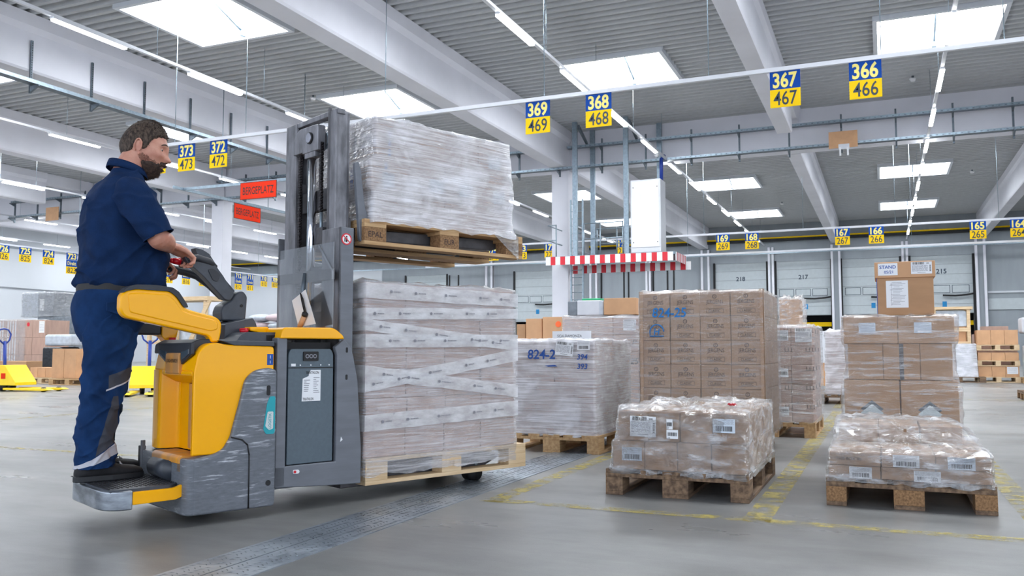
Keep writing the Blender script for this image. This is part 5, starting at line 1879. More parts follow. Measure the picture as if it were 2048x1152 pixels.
# carriage between the uprights
mb = MB().box(.50, .53, .13, .68, 1.42, 1.56, M['mast']).box(.50, .53, .54, .63, 1.42, 1.86, M['mast']).box(.48, .52, .19, .26, 1.40, 1.60, M['mast']).box(.44, .50, .55, .66, 1.32, 1.80, M['mastd'])
part(mb, 'fork_carriage', .004)
mb = MB().prism(rounded([(.505, 1.86), (.53, 1.87), (.545, 1.83), (.575, 1.62), (.60, 1.56), (.60, 1.43), (.57, 1.41), (.545, 1.43), (.53, 1.60)], .01), .06, .085, M['greym'])
part(mb, 'backrest_plate', .003)
for fy_ in (.155, .545):
    mb = MB().prism([(.53, 1.44), (.53, 1.505), (1.60, 1.530), (1.73, 1.520), (1.745, 1.505), (1.60, 1.46)], fy_, fy_ + .15, M['mastd'])
    part(mb, 'fork', .006)
for fy_ in (.155, .545):
    mb = MB().prism([(.50, .06), (.50, .20), (1.50, .19), (1.62, .165), (1.66, .14), (1.45, .06)], fy_, fy_ + .15, M['mastd'])
    a_ = part(mb, 'support_arm', .006)
    part(MB().tube([(1.50, fy_ + .03, .05), (1.50, fy_ + .12, .05)], .05, M['black'], 18), 'load_wheel', parent=a_)
    part(MB().disc((1.47, fy_ - .004, .115), .012, M['galv'], h=.006), 'axle_pin', parent=a_)
for (x_, y_) in ((-.12, .60), (-.20, .38)):
    part(MB().tube([(x_, y_ - .035, .085 if x_ > -.15 else .07), (x_, y_ + .035, .085 if x_ > -.15 else .07)], .085 if x_ > -.15 else .07, M['black'], 18), 'wheel')
# round warning sticker on the outer upright
mb = MB().disc((.452, .0475, 1.425), .032, M['red'], h=.0015, n=28).disc((.452, .0468, 1.425), .025, M['white'], h=.001, n=28)
mb.box(.447, .457, .0462, .0468, 1.408, 1.432, M['ink']).disc((.452, .0462, 1.438), .005, M['ink'], h=.0006, n=10).box(.438, .444, .0462, .0468, 1.41, 1.43, M['ink'])
mb.add([(.430, .0458, 1.440), (.434, .0458, 1.445), (.474, .0458, 1.410), (.470, .0458, 1.405)], [(0, 1, 2, 3)], M['red'])
part(mb, 'warning_sticker')
# clear guard with its frame
mb = MB().box(.355, .360, .02, .62, .94, 1.40, M['clear'])
mb.prism([(.02, 1.19), (.02, 1.25), (.17, 1.40), (.17, 1.38), (.03, 1.24)], .35, .356, M['clear'], 'x')
part(mb, 'clear_guard')
part(MB().box(.362, .385, .05, .66, 1.20, 1.26, M['mastd']), 'guard_bracket', .003)
mb = MB().tube([(.36, .33, 1.25), (.35, .335, 1.16), (.34, .30, 1.02), (.33, .27, .98)], .013, M['galvd'], 10)
part(mb, 'hose_clip')

pp_ = Matrix.Identity(4)
o = MB().add([(.30, .365, 1.095), (.30, .215, 1.150), (.30, .10, .96), (.30, .285, .945), (.302, .365, 1.095), (.302, .215, 1.150), (.302, .10, .96), (.302, .285, .945)],
             [(0, 1, 2, 3), (7, 6, 5, 4), (0, 4, 5, 1), (1, 5, 6, 2), (2, 6, 7, 3), (3, 7, 4, 0)], M['label']).obj('paper_card', X=TX)
tag(o, 'pale paper card hanging on the clear guard of the lift truck', 'card')
o = MB().tube([(.285, .245, .945), (.285, .195, 1.005)], .014, M['cardl'], 12).tube([(.285, .195, 1.005), (.285, .185, 1.02)], .016, M['ink'], 12).tube([(.29, .19, 1.0), (.29, .235, 1.09), (.29, .25, 1.13), (.29, .225, 1.10), (.29, .185, 1.01)], .004, M['ink'], 6).obj('hand_tool', X=TX)
tag(o, 'small wooden handled tool hanging by a black cord beside the paper card', 'tool')

# ------------------------------------------------------------------ the two loads on the truck
# lowered load
PZ = .082
pallet('new', TX @ TR(1.18, .43, PZ), 'fresh pale pallet carried low on the lift truck')
zl = [PZ + .146 + q for q in (0, .165, .325, .485, .645, .805, .972)]
cl = block_of_cartons(TX, .575, 1.695, .045, .80, zl, 4, 2, 'carton of the lowered truck load', 'cartons of the lowered truck load', 'plain', 'cardp', seed=31, jig=.004,
                      insets={5: (.0, 0, .006, 0), 3: (.006, .004, 0, 0), 1: (.012, 0, 0, 0)})
for (z_, k_) in ((.60, 5), (.60, 4)):
    o = MB().text('PASTOLE', .03, Matrix.Identity(4), M['ink'], .003).obj('printed_word', fixn=False)
    o.parent = cl[0, 1, k_]
    o.matrix_local = Matrix(((0, 0, -1, -.1395), (-1, 0, 0, 0), (0, 1, 0, .06), (0, 0, 0, 1)))
fl = wrap(TX, [(PZ + .05, .575, 1.70, .035, .81), (PZ + .16, .565, 1.705, .028, .81), (PZ + .30, .570, 1.70, .03, .81), (1.20, .565, 1.70, .034, .80)],
          'clear film with printed bands around the lowered truck load', 'f_mid', seed=33, amp=.006, crump=.004, dz=.014, m=130)
fl.data.materials[0] = M['f_mid']


def band(x0, z0, x1, z1, h, y=.022, par=None, lat=True):
    """printed band across the near face and round the rear edge"""
    mb = MB()
    nq = 24
    vs = []
    for i in range(nq + 1):
        t = i / nq
        x = x0 + (x1 - x0) * t
        zc = z0 + (z1 - z0) * t
        yy = y - .003 * abs(fbm((x * 9, zc * 5, 0), 1, 3))
        vs += [(x, yy, zc - h / 2 + .004 * fbm((x * 8, 1, zc), 1, 2)), (x, yy, zc + h / 2 + .004 * fbm((x * 8, 4, zc), 1, 2))]
    fs = [(2 * i, 2 * i + 2, 2 * i + 3, 2 * i + 1) for i in range(nq)]
    mb.add(vs, fs, M['f_band'], True)
    if lat:
        mb.add([(x0, y, z0 - h / 2), (x0, y, z0 + h / 2), (x0 - .008, y + .02, z0 + h / 2), (x0 - .008, y + .02, z0 - h / 2), (x0 - .008, .78, z0 + h / 2 - .01), (x0 - .008, .78, z0 - h / 2 - .01)],
               [(0, 1, 2, 3), (3, 2, 4, 5)], M['f_band'], True)
    q = x0 + .05 + (z0 * 7.3) % .12
    ang = math.atan2(z1 - z0, x1 - x0)
    k = 0
    while q < x1 - .12:
        zc = z0 + (z1 - z0) * (q - x0) / (x1 - x0)
        Xm = face_y(q, y - .005, zc) @ Matrix.Rotation(ang, 4, 'Z')
        mb.disc((0, 0, 0), .009, M['inkgrey'], 'z', 10, X=Xm, h=.0004)
        for g_ in range(4 + k % 3):
            mb.add([(.02 + g_ * .011, -.003, 0), (.028 + g_ * .011, -.003, 0), (.028 + g_ * .011, .003, 0), (.02 + g_ * .011, .003, 0)], [(0, 1, 2, 3)], M['inkgrey'], X=Xm)
        q += .17 + .05 * ((k * 7) % 3)
        k += 1
    o = mb.obj('printed_band', fixn=False)
    o.parent = fl
    return o


for a in ((.565, 1.150, 1.705, 1.135, .085), (.565, 1.020, 1.705, 1.050, .065), (.565, .870, 1.705, .880, .075), (.565, .625, 1.705, .790, .075),
          (.565, .700, 1.705, .560, .075), (.565, .960, 1.705, .845, .065), (.565, .420, 1.705, .455, .090)):
    band(*a)

# raised load
UZ = 1.405
pallet('epal', TX @ TR(1.155, .43, UZ), 'worn stamped pallet carried high on the lift truck forks')
zu = [UZ + .146, UZ + .31, UZ + .50, UZ + .735]
cu = block_of_cartons(TX, .63, 1.665, .045, .80, zu, 4, 2, 'carton of the raised truck load', 'cartons of the raised truck load', 'plain', 'cardg', seed=35,
                      insets={1: (-.022, .0, .006, 0), 0: (-.008, .02, .006, 0), 2: (.006, .01, .006, 0)}, styles=None)
for (i, k, dx, z_, w_) in ((1, 1, .06, .08, .10), (2, 1, .02, .08, .10), (3, 1, .03, .07, .10), (3, 2, .0, .10, .10), (0, 1, -.02, .07, .08)):
    add_label(cu[i, 0, k], dx, -.1945, z_, w_, .08, i + k, base='labelblue')
for k in (1, 2):
    mb = MB()
    for q in range(3):
        mb.box(-.045, -.030, -.1955, -.1945, .02 + q * .055, .06 + q * .055, M['inkblue2'])
    mb.obj('blue_print', cu[0, 0, k])
    mb = MB().box(-.1345, -.1335, .0, .03, .03, .15, M['inkblue'])
    mb.obj('blue_print', cu[0, 0, k])


def tzu(x, y):
    return .012 * math.sin(x * 9) - .025 * (x - .6)


fu = wrap(TX, [(UZ + .13, .600, 1.70, .030, .82), (UZ + .20, .605, 1.675, .035, .81), (UZ + .30, .612, 1.668, .036, .81), (UZ + .335, .588, 1.680, .034, .815), (UZ + .48, .588, 1.680, .034, .815), (UZ + .52, .622, 1.668, .036, .81), (UZ + .735, .622, 1.655, .036, .805)],
          'dense streaky film around the raised truck load', 'f_heavy', seed=37, amp=.009, crump=.007, dz=.012, m=140, topz=tzu)
mb = MB()
mb.rings([[(1.50 + .07 * i + .02 * fbm((i, k, 0), 1, 2), .02 - .01 * k * abs(fbm((i, k, 2), 1, 2)), UZ + .14 - .05 * k * (i / 4) + .01 * fbm((i * 2, k * 3, 5), 1, 2)) for k in range(5)] for i in range(4)], M['f_crisp'], True, caps=False)
o = mb.obj('loose_film_end', fixn=False)
o.parent = fu

# ------------------------------------------------------------------ the worker
BO = Vector((-.60, .50, .20))
BX = TX @ Matrix.Translation(BO)
pr = empty('person', X=BX)
tag(pr, 'bearded person in navy polo shirt and work trousers steering the yellow truck', 'person')


def ridge(p):
    return (1 - min(1, abs(fbm(p, 1, 2)) * 2.6)) ** 2


def B(p):
    return Vector(p) - BO


def cr_interp(keys, n):
    """Catmull-Rom through tuples of floats"""
    out = []
    m = len(keys)
    for i in range(m - 1):
        p0, p1, p2, p3 = keys[max(i - 1, 0)], keys[i], keys[i + 1], keys[min(i + 2, m - 1)]
        for k in range(n):
            t = k / n
            out.append(tuple(.5 * (2 * b + (c - a) * t + (2 * a - 5 * b + 4 * c - d) * t * t + (3 * b - a - 3 * c + d) * t ** 3) for a, b, c, d in zip(p0, p1, p2, p3)))
    out.append(keys[-1])
    return out


def body_rings(keys, n=6, m=48, wr=None, ex=2.3, yaw=0):
    """keys (z,cx,cy,rx,ry) in truck frame"""
    R = []
    for (z, cx, cy, rx, ry) in cr_interp(keys, n):
        row = []
        for k in range(m):
            w = 2 * PI * k / m
            c, s = math.cos(w), math.sin(w)
            x = math.copysign(abs(c) ** (2 / ex), c) * rx
            y = math.copysign(abs(s) ** (2 / ex), s) * ry
            x, y = x * math.cos(yaw) - y * math.sin(yaw), x * math.sin(yaw) + y * math.cos(yaw)
            p = Vector((cx + x, cy + y, z))
            if wr:
                nn = Vector((c, s, 0))
                p += nn * wr(p, w)
            row.append(tuple(B(p)))
        R.append(row)
    return R


def limb(keys, n=6, m=28, mat_=None, wr=None, mb=None, up=(0, 0, 1), caps=True):
    """keys (x,y,z,ra,rb): ra along 'up', rb sideways"""
    ks = cr_interp(keys, n)
    path = [Vector(k[:3]) for k in ks]
    mb = mb or MB()
    rings = []
    t0 = (path[1] - path[0]).normalized()
    a = Vector(up)
    a = (a - t0 * a.dot(t0)).normalized()
    for i, p in enumerate(path):
        t = (path[min(i + 1, len(path) - 1)] - path[max(i - 1, 0)]).normalized()
        a = (a - t * a.dot(t)).normalized()
        b = t.cross(a)
        row = []
        for k in range(m):
            w = 2 * PI * k / m
            d = a * math.cos(w) * ks[i][3] + b * math.sin(w) * ks[i][4]
            q = p + d
            if wr:
                q += d.normalized() * wr(q, i / (len(path) - 1), w)
            row.append(tuple(B(q)))
        rings.append(row)
    mb.rings(rings, mat_, True, caps)
    return mb


HC = Vector((-.486, .475, 1.842))     # head centre
HR = Matrix.Rotation(math.radians(-30), 3, 'Z') @ Matrix.Rotation(math.radians(13), 3, 'Y')


def head_pt(th, ph, grow=0.0, only_skull=False):
    c, s = math.cos(th), math.sin(th)
    d = Vector((math.cos(ph) * c, math.cos(ph) * s, math.sin(ph)))
    p = Vector((d.x * (.100 if d.x > 0 else .106), d.y * .081, d.z * .123))
    z = p.z / .123
    if z < 0:
        p.y *= 1 - .20 * (-z) ** 1.6
        if p.x < 0:
            p.x *= 1 - .50 * (-z) ** 1.2
        else:
            p.x *= 1 + .10 * (-z) * max(0, 1 - (-z)) * 2
            p.x += .012 * max(0, -z) * (1 - abs(d.y))
    # flatter forehead and face
    if p.x > 0:
        p.x *= 1 - .06 * max(0, z)

    def g(cx, cy, cz, sx, sy, sz):
        return math.exp(-((p.x - cx) / sx) ** 2 - ((p.y - cy) / sy) ** 2 - ((p.z - cz) / sz) ** 2)
    b0 = p.copy()
    q = p.copy()
    if not only_skull:
        q.x += .009 * g(.095, 0, .018, .05, .011, .024)
        q.x += .025 * g(.095, 0, -.018, .05, .0135, .015)
        q.z -= .004 * g(.095, 0, -.016, .05, .013, .015)
        for s_ in (-1, 1):
            q.x += .013 * g(.09, s_ * .014, -.021, .05, .009, .009)
            q.x += .008 * g(.085, s_ * .030, .036, .05, .024, .008)
            q.x -= .009 * g(.085, s_ * .033, .014, .05, .016, .011)
            q += Vector((.006, s_ * .004, 0)) * g(.07, s_ * .050, -.012, .04, .020, .016)
            q -= Vector((.003, 0, 0)) * g(.085, s_ * .024, -.036, .05, .006, .018)
        q.x += .008 * g(.092, 0, -.047, .05, .022, .006)
        q.x -= .006 * g(.092, 0, -.056, .05, .024, .0035)
        q.x += .008 * g(.092, 0, -.064, .05, .020, .006)
        q.x -= .005 * g(.092, 0, -.077, .05, .02, .006)
        q.x += .012 * g(.085, 0, -.095, .05, .026, .016)
    if grow:
        nrm = Vector((d.x / .1, d.y / .081, d.z / .123)).normalized()
        q += nrm * grow
    return q


def H(p):
    return HR @ Vector((p[0] * 1.08, p[1] * 1.10, p[2] * 1.19)) + HC - BO


mb = MB()
rings = []
NT, NP = 96, 84
for j in range(NP + 1):
    ph = -PI / 2 + PI * j / NP
    ph = max(-PI / 2 + .001, min(PI / 2 - .001, ph))
    rings.append([tuple(H(head_pt(2 * PI * i / NT, ph))) for i in range(NT)])
mb.rings(rings, M['skin'], True)
# neck
nk = cr_interp([(-.575, .49, 1.66, .088, .088), (-.560, .487, 1.72, .078, .076), (-.538, .482, 1.78, .074, .070), (-.515, .478, 1.84, .068, .064)], 5)
mb.rings([[tuple(B((k[0] + math.cos(2 * PI * i / 28) * k[3], k[1] + math.sin(2 * PI * i / 28) * k[4], k[2]))) for i in range(28)] for k in nk], M['skin'])
# ears
for s_ in (-1, 1):
    er = Matrix.Rotation(s_ * .35, 3, 'Z') @ Matrix.Rotation(-.15, 3, 'Y')
    pts = []
    for k in range(19):
        w = -.9 + 5.0 * k / 18
        pts.append(H(Vector((-.012, s_ * .082, -.002)) + er @ Vector((.018 * math.cos(w), s_ * .006, .030 * math.sin(w) + .002))))
    mb.tube(pts, [.0045] * 18 + [.003], M['skin'], 8)
    mb.ball(H((-.010, s_ * .079, -.004)), (.015, .005, .024), M['skin'], 14, 10, rot=HR @ er)
    mb.ball(H((-.002, s_ * .081, -.030)), (.007, .004, .008), M['skin'], 10, 8, rot=HR @ er)
# torso under the shirt, arms
mb.rings(body_rings([(1.0, -.60, .5, .12, .15), (1.2, -.575, .5, .17, .18), (1.4, -.585, .5, .15, .18), (1.58, -.605, .49, .115, .185), (1.68, -.59, .49, .08, .12)], 4, 28), M['skin'])
mb = limb([(-.60, .30, 1.58, .058, .058), (-.575, .235, 1.50, .055, .055), (-.535, .185, 1.40, .050, .050), (-.512, .178, 1.358, .051, .050), (-.485, .210, 1.353, .054, .050), (-.455, .250, 1.352, .050, .048), (-.430, .290, 1.350, .043, .044), (-.410, .323, 1.347, .035, .040), (-.390, .348, 1.342, .028, .036)], 5, 22, M['skin'], mb=mb)
mb = limb([(-.60, .68, 1.58, .058, .058), (-.56, .75, 1.48, .052, .052), (-.52, .76, 1.36, .046, .046), (-.47, .69, 1.30, .044, .043), (-.43, .60, 1.287, .034, .034), (-.405, .548, 1.282, .026, .030)], 5, 22, M['skin'], mb=mb)
# legs inside the trousers
for (a, b_) in (((-.64, .41), (-.705, .405)), ((-.60, .60), (-.645, .63))):
    mb = limb([(a[0], a[1], 1.02, .075, .075), (a[0] - .01, a[1], .80, .07, .07), (a[0] - .02, a[1], .64, .055, .055), (b_[0], b_[1], .45, .055, .055), (b_[0], b_[1], .30, .04, .04), (b_[0] + .01, b_[1], .255, .04, .04)], 4, 18, M['skin'], mb=mb, up=(1, 0, 0))


def hand(mb, wrist, fwd, palm_n, side, grip=1.0, sc=1.0):
    """wrist point, forward direction, direction the palm faces, side of the thumb (+1: thumb towards cross(fwd,palm))"""
    f = Vector(fwd).normalized()
    pn = Vector(palm_n)
    pn = (pn - f * pn.dot(f)).normalized()
    s = f.cross(pn).normalized() * side      # towards the thumb
    w = Vector(wrist)

    def P(a, b, c):
        return B(w + (f * a + s * b + pn * c) * sc)
    rg = []
    for (a, hw, th, c) in ((-.012, .032, .026, 0), (.02, .036, .025, 0), (.05, .043, .024, .002), (.08, .044, .020, .004), (.096, .040, .014, .006)):
        rg.append([tuple(P(a, hw * math.cos(2 * PI * k / 20), c + th * math.sin(2 * PI * k / 20))) for k in range(20)])
    mb.rings(rg, M['skin'])
    lens = [(.030, .045, .026, .020), (.010, .050, .030, .022), (-.011, .046, .028, .021), (-.031, .036, .022, .018)]
    for i, (b0, l1, l2, l3) in enumerate(lens):
        ang = [.55 * grip + .05 * i, 1.25 * grip, .9 * grip]
        p = [(.088, b0, .004)]
        a = 0
        cur = Vector((.088, 0, .004))
        pts = [P(.075, b0 * .95, .004), P(.088, b0, .004)]
        for L_, dA in zip((l1, l2, l3), ang):
            a += dA
            for q in (.5, 1):
                st = cur + Vector((math.cos(a) * L_ * q, 0, math.sin(a) * L_ * q))
                pts.append(P(st.x, b0 * (1 + .05 * i), st.z))
            cur = st
        r0 = .0108 if i < 3 else .0092
        rad = [r0, r0, r0 * .98, r0 * 1.0, r0 * .92, r0 * .95, r0 * .85, r0 * .7]
        mb.tube(pts, rad[:len(pts)], M['skin'], 10)
        mb.ball(pts[-1], r0 * .72, M['skin'], 10, 6)
    # thumb leaves the side of the palm
    tp_ = [P(.015, .022, .006), P(.040, .044, .014), P(.066, .056, .020), P(.090, .052, .026), P(.106, .046, .030)]
    mb.tube(tp_, [.014, .0135, .0115, .0105, .008], M['skin'], 10)
    mb.ball(tp_[-1], .0082, M['skin'], 10, 6)


hand(mb, (-.403, .340, 1.343), (.96, .06, -.30), (.05, -.25, -1), -1, .9, 1.04)
hand(mb, (-.415, .545, 1.283), (.90, -.35, -.15), (.0, -.1, -1), 1, .9, 1.04)
body = mb.obj('body', pr)
rm = body.modifiers.new('union', 'REMESH')
rm.mode = 'VOXEL'
rm.voxel_size = .0034
rm.use_smooth_shade = True
sm = body.modifiers.new('soft', 'SMOOTH')
sm.factor = .5
sm.iterations = 2

# eyes, brows
for s_ in (-1, 1):
    mb = MB().ball(H((.0715, s_ * .032, .015)), .0130, M['eye'], 16, 12)
    mb.ball(H((.0802, s_ * .0325, .0118)), .0060, M['iris'], 12, 8)
    mb.obj('eye', pr)
    mb = MB()
    rg = []
    for k in range(9):
        t = k / 8
        c_ = Vector((.097 - .019 * t ** 1.6, s_ * (.012 + .040 * t), .036 + .006 * math.sin(PI * t) - .004 * t))
        rr = .0030 * math.sin(PI * (.12 + .80 * t)) + .0008
        rg.append([tuple(H(c_ + Vector((rr * .8 * math.cos(2 * PI * q / 8), 0, rr * math.sin(2 * PI * q / 8))))) for q in range(8)])
    mb.rings(rg, M['beard'], True)
    mb.obj('eyebrow', pr)
    mb = MB()
    rg = []
    for k in range(7):     # upper lid
        a = math.radians(12 + k * 13)
        rg.append([tuple(H(Vector((.0712, s_ * .032, .015)) + Vector((math.cos(a) * math.cos(b2), math.sin(b2), math.sin(a) * math.cos(b2))) * .0142)) for b2 in [(-1.35 + 2.7 * q / 12) for q in range(13)]])
    vs = [p for r in rg for p in r]
    mb.add(vs, [(i * 13 + k, i * 13 + k + 1, (i + 1) * 13 + k + 1, (i + 1) * 13 + k) for i in range(6) for k in range(12)], M['skin'], True)
    mb.obj('eyelid', pr)


def hair_cap(test, grow, mat_, name, tuft=0, tlen=.012, seed=1, lean=(0, 0, 0), skull=True):
    mb = MB()
    idx, vs, fs = {}, [], []
    NT2, NP2 = 110, 90

    def vid(i, j):
        i %= NT2
        if (i, j) not in idx:
            ph = -PI / 2 + PI * j / NP2
            ph = max(-PI / 2 + .001, min(PI / 2 - .001, ph))
            th = 2 * PI * i / NT2
            bp_ = head_pt(th, ph, 0, skull)
            e = test(bp_)
            g_ = grow * min(1, max(0, e)) + .0022 * fbm(bp_ * 160, 1, 2) * (1 if e > .2 else 0) - .0015
            idx[i, j] = len(vs)
            vs.append(H(head_pt(th, ph, g_, skull)))
        return idx[i, j]
    r = random.Random(seed)
    blades = []
    for j in range(NP2):
        for i in range(NT2):
            c_ = head_pt(2 * PI * (i + .5) / NT2, -PI / 2 + PI * (j + .5) / NP2, 0, skull)
            e = test(c_)
            if e > 0:
                fs.append((vid(i, j), vid(i + 1, j), vid(i + 1, j + 1), vid(i, j + 1)))
                if tuft and r.random() < tuft:
                    th, ph = 2 * PI * (i + r.random()) / NT2, -PI / 2 + PI * (j + r.random()) / NP2
                    g0 = grow * min(1, e)
                    a = head_pt(th, ph, g0 * .5, skull)
                    b = head_pt(th, ph, g0 + tlen * r.uniform(.3, 1) * min(1, e + .2), skull) + Vector(lean) * r.uniform(.4, 1) + Vector((r.uniform(-1, 1), r.uniform(-1, 1), r.uniform(-1, 1))) * .003
                    blades.append((a, b))
    mb.add(vs, fs, mat_, True)
    for a, b in blades:
        d = Vector((r.uniform(-1, 1), r.uniform(-1, 1), r.uniform(-1, 1))).normalized() * .0013
        mb.add([H(a - d), H(a + d), H(b)], [(0, 1, 2)], mat_)
    return mb.obj(name, pr, fixn=False)


def hairline(p):
    # positive inside the scalp: piecewise front-to-back line
    x, y, z = p
    K = [(-.12, -.062), (-.062, -.056), (-.040, -.030), (-.030, .004), (-.022, .022), (.000, .022), (.006, -.012), (.022, -.006), (.034, .036), (.058, .060), (.075, .066), (.12, .068)]
    line = K[-1][1]
    for (xa, za), (xb, zb) in zip(K, K[1:]):
        if x <= xb:
            t = max(0, (x - xa) / (xb - xa))
            line = za + (zb - za) * t
            break
    line += .002 * math.sin(y * 260 + x * 150)
    return (z - line) / .014


hair_cap(hairline, .010, M['hair'], 'hair', 1.0, .006, 3, (.007, 0, .001))


def beardzone(p):
    x, y, z = p
    ay = abs(y)
    j = .004 * fbm((x * 70, y * 70, z * 70), 1, 2)
    top = -.046 - max(0, .045 - x) * .25
    if ay < .036:
        top = -.031 - (.008 if ay < .006 else 0)
    e = (top + j - z) / .009
    e = min(e, (x - .002 + (z + .06) * .35 + j) / .014)
    if ay < .020 and -.063 < z < -.052:      # lips
        e = -.1
    return e


def stubzone(p):
    x, y, z = p
    j = .004 * fbm((x * 60, y * 60, z * 60), 1, 2)
    e = min((-.016 + .35 * (.01 - x) + j - z) / .01, (x + .016 + j) / .01)
    if abs(y) < .034 and z > -.030:
        e = -1
    return e


hair_cap(beardzone, .0055, M['beard'], 'beard', .9, .005, 5, (.001, 0, -.002), skull=False)
hair_cap(stubzone, .0022, M['stubble'], 'stubble', 0, .002, 6, skull=False)


# polo shirt
def wr_shirt(p, w):
    z = p.z
    s = .010 * fbm((p.x * 4, p.y * 4, z * 5 + 3), 1, 3)
    s += .007 * math.sin(p.z * 40 + 6 * fbm((p.x * 3, p.y * 3, 0), 1, 2) + math.cos(w) * 3) * max(0, 1 - abs(z - 1.22) / .16)
    s += .020 * ridge((p.x * 2.5, (z + 1.1 * p.x) * 4.5, p.y * 2.5)) * (.35 + max(0, 1 - abs(z - 1.25) / .3)) + .010 * ridge((p.x * 4 + 3, (z - .8 * p.x) * 6, p.y * 4)) - .010
    return s


mb = MB()
mb.rings(body_rings([(1.128, -.575, .50, .186, .198), (1.15, -.578, .50, .200, .210), (1.20, -.575, .50, .200, .214), (1.28, -.576, .5, .198, .214), (1.36, -.582, .5, .190, .212), (1.45, -.590, .50, .174, .215),
                     (1.53, -.600, .495, .157, .220), (1.59, -.600, .49, .140, .215), (1.635, -.592, .49, .122, .185), (1.67, -.582, .488, .102, .145), (1.70, -.572, .486, .088, .108), (1.725, -.566, .485, .082, .090)], 12, 150, wr_shirt), M['polo'], True, caps=False)


def wr_sl(q, t, w):
    return .014 * ridge(((q.x + q.z) * 7, q.y * 4, (q.z - q.x) * 3)) + .004 * fbm((q.x * 9, q.y * 9, q.z * 9), 1, 2) + .003 * math.sin(t * 22 + w * 2) * t


limb([(-.60, .37, 1.565, .075, .080), (-.600, .315, 1.570, .086, .084), (-.592, .268, 1.548, .086, .082), (-.575, .232, 1.505, .080, .078), (-.548, .200, 1.440, .078, .076), (-.520, .182, 1.385, .076, .073), (-.512, .178, 1.368, .073, .070)], 10, 72, M['polo'], wr_sl, mb, caps=False)
limb([(-.60, .62, 1.575, .085, .085), (-.60, .665, 1.585, .090, .088), (-.59, .715, 1.555, .084, .080), (-.57, .75, 1.49, .076, .074), (-.545, .762, 1.42, .074, .072), (-.53, .764, 1.38, .070, .068)], 6, 36, M['polo'], wr_sl, mb, caps=False)
shirt = mb.obj('polo_shirt', pr)
so = shirt.modifiers.new('cloth', 'SOLIDIFY')
so.thickness = .004
so.offset = -1
# collar
mb = MB()
rg = []
for (dz, g_) in ((-.014, -.004), (.008, -.003), (.024, .000), (.028, .005), (.010, .012), (-.012, .017)):
    row = []
    for k in range(40):
        w = .30 + (2 * PI - .60) * k / 39
        back = .5 - .5 * math.cos(w)
        rx, ry = .076 + g_, .080 + g_
        row.append(tuple(B((-.560 + rx * math.cos(w) - .012 * back, .485 + ry * math.sin(w), 1.720 + dz + .030 * back - .022 * (1 - back)))))
    rg.append(row)
vs = [p for r in rg for p in r]
mb.add(vs, [(i * 40 + k, i * 40 + k + 1, (i + 1) * 40 + k + 1, (i + 1) * 40 + k) for i in range(5) for k in range(39)], M['polo'], True)
co = mb.obj('collar', shirt)
so = co.modifiers.new('cloth', 'SOLIDIFY')
so.thickness = .003
mb = MB().box(-.415, -.395, .46, .50, 1.56, 1.70, M['polo'], X=Matrix.Translation(-BO))
# belt
mb = MB().rings(body_rings([(1.105, -.585, .5, .185, .192), (1.14, -.585, .5, .188, .195)], 3, 60), M['black'], True, caps=False)
mb.obj('belt', pr)


# trousers
def wr_leg(q, t, w):
    s = .008 * fbm((q.x * 6, q.y * 6, q.z * 7), 1, 3)
    k = max(0, 1 - abs(q.z - .60) / .16) + max(0, 1 - abs(q.z - .33) / .10) * 1.2 + .35
    s += .0045 * k * math.sin(q.z * 55 + 7 * fbm((q.x * 5, q.y * 5, q.z * 3), 1, 2) + 3 * math.cos(w)) * (.4 + abs(fbm((q.x * 6, q.y * 6, q.z * 6 + 4), 1, 2)))
    s += .013 * ridge((q.x * 5 + 2, q.y * 5, (q.z + .7 * q.x) * 6)) * min(1, .3 + k * .6) + .009 * ridge((q.x * 6, q.y * 6, (q.z - .9 * q.x) * 7 + 4)) - .008
    return s


mb = MB()
mb.rings(body_rings([(1.125, -.585, .5, .180, .188), (1.08, -.598, .5, .184, .194), (1.02, -.612, .5, .178, .196), (.96, -.622, .50, .158, .188), (.90, -.628, .505, .132, .178), (.86, -.632, .505, .105, .15)], 6, 60, lambda p, w: .006 * fbm(p * 6, 1, 3)), M['trous'])
near = [(-.640, .410, 1.00, .118, .098), (-.648, .405, .88, .124, .098), (-.656, .400, .76, .117, .095), (-.666, .400, .65, .106, .091), (-.680, .400, .56, .098, .087), (-.695, .402, .46, .093, .086), (-.702, .405, .38, .088, .082), (-.700, .405, .31, .094, .084), (-.698, .405, .262, .096, .086)]
far = [(-.60, .600, 1.00, .118, .098), (-.590, .605, .88, .120, .096), (-.585, .61, .76, .112, .092), (-.588, .62, .65, .100, .088), (-.602, .625, .56, .086, .080), (-.612, .63, .46, .082, .078), (-.618, .63, .40, .080, .076), (-.618, .63, .36, .078, .074)]
limb(near, 22, 110, M['trous'], wr_leg, mb, up=(1, 0, 0), caps=False)
limb(far, 14, 60, M['trous'], wr_leg, mb, up=(1, 0, 0), caps=False)
# pocket flap and seam
mb.obj('work_trousers', pr)
tro = bpy.data.objects['work_trousers']
so = tro.modifiers.new('cloth', 'SOLIDIFY')
so.thickness = .004
so.offset = -1
mb = MB()
fl_ = [(-.700, .298, 1.045), (-.640, .292, 1.050), (-.575, .294, 1.050), (-.575, .291, 1.000), (-.640, .287, .985), (-.700, .294, 1.005)]
mb.add([tuple(B(p)) for p in fl_] + [tuple(B((p[0], p[1] + .012, p[2]))) for p in fl_], [(0, 1, 2, 3, 4, 5), (11, 10, 9, 8, 7, 6)] + [(i, i + 6, (i + 1) % 6 + 6, (i + 1) % 6) for i in range(6)], M['trous'])
mb.obj('pocket_flap', tro, bevel=.002)

# socks and shoes
limb([(-.612, .632, .40, .046, .044), (-.612, .632, .26, .044, .042)], 2, 18, M['sock'], up=(1, 0, 0)).obj('sock', pr)


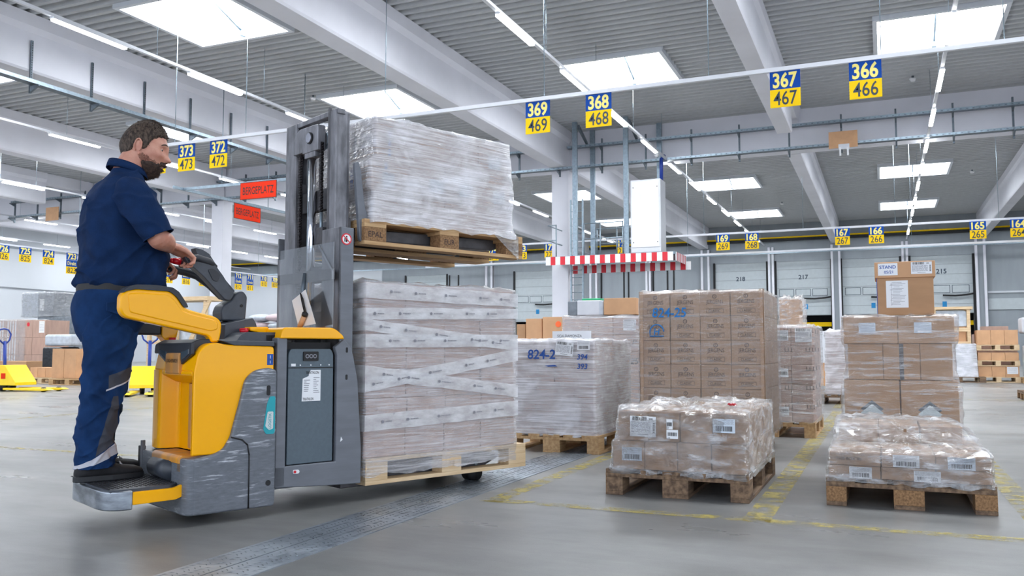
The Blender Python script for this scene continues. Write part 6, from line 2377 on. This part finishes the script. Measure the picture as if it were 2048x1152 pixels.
def shoe(hx, hy, yaw):
    root = MB()
    Rm = Matrix.Rotation(yaw, 3, 'Z')
    rg = []
    for (x, hw, top, bot) in ((-.02, .020, .060, .022), (-.005, .036, .100, .020), (.04, .042, .118, .020), (.09, .044, .112, .020), (.13, .048, .090, .020), (.18, .054, .072, .020), (.22, .054, .066, .021), (.255, .047, .060, .022), (.280, .034, .050, .024), (.290, .018, .040, .026)):
        row = []
        for k in range(22):
            w = 2 * PI * k / 22
            yy = math.copysign(abs(math.cos(w)) ** .75, math.cos(w)) * hw
            sn = math.sin(w)
            zz = (top + bot) / 2 + (top - bot) / 2 * math.copysign(abs(sn) ** .7, sn)
            yy *= 1 - .35 * max(0, sn) * (1 if x < .15 else .5)
            v = Rm @ Vector((x, yy, 0))
            row.append(tuple(B((hx + v.x, hy + v.y, .196 + zz))))
        rg.append(row)
    root.rings(rg, M['shoe'])
    o = root.obj('shoe', pr)
    pts = []
    for k in range(28):
        t = k / 28 * 2 * PI
        x = .135 + .163 * math.cos(t)
        hw = .046 + .010 * math.sin((x) / .30 * PI) * (1 if x > .1 else .3)
        pts.append((x, math.copysign(abs(math.sin(t)) ** .6, math.sin(t)) * hw))
    sl = MB()
    P_ = []
    for x, y in pts:
        v = Rm @ Vector((x, y, 0))
        P_.append((hx + v.x - BO.x, hy + v.y - BO.y))
    sl.prism(P_, .198 - BO.z, .226 - BO.z, M['sole'], 'z')
    sl.obj('sole', o, bevel=.005)
    lc = MB()
    for q in range(4):
        for s_ in (-1, 1):
            v = Rm @ Vector((.105 + .024 * q, s_ * (.020 + .002 * q), 0))
            w2 = Rm @ Vector((.115 + .024 * q, -s_ * (.018), 0))
            z_ = .196 + .113 - .0125 * q
            lc.tube([B((hx + v.x, hy + v.y, z_)), B((hx + (v.x + w2.x) / 2, hy + (v.y + w2.y) / 2, z_ + .008)), B((hx + w2.x, hy + w2.y, z_ - .004))], .0028, M['reflect'] if q % 2 else M['black'], 6)
    lc.obj('laces', o)
    return o


shoe(-.765, .402, .03)
shoe(-.69, .632, .02)
bpy.context.view_layer.update()
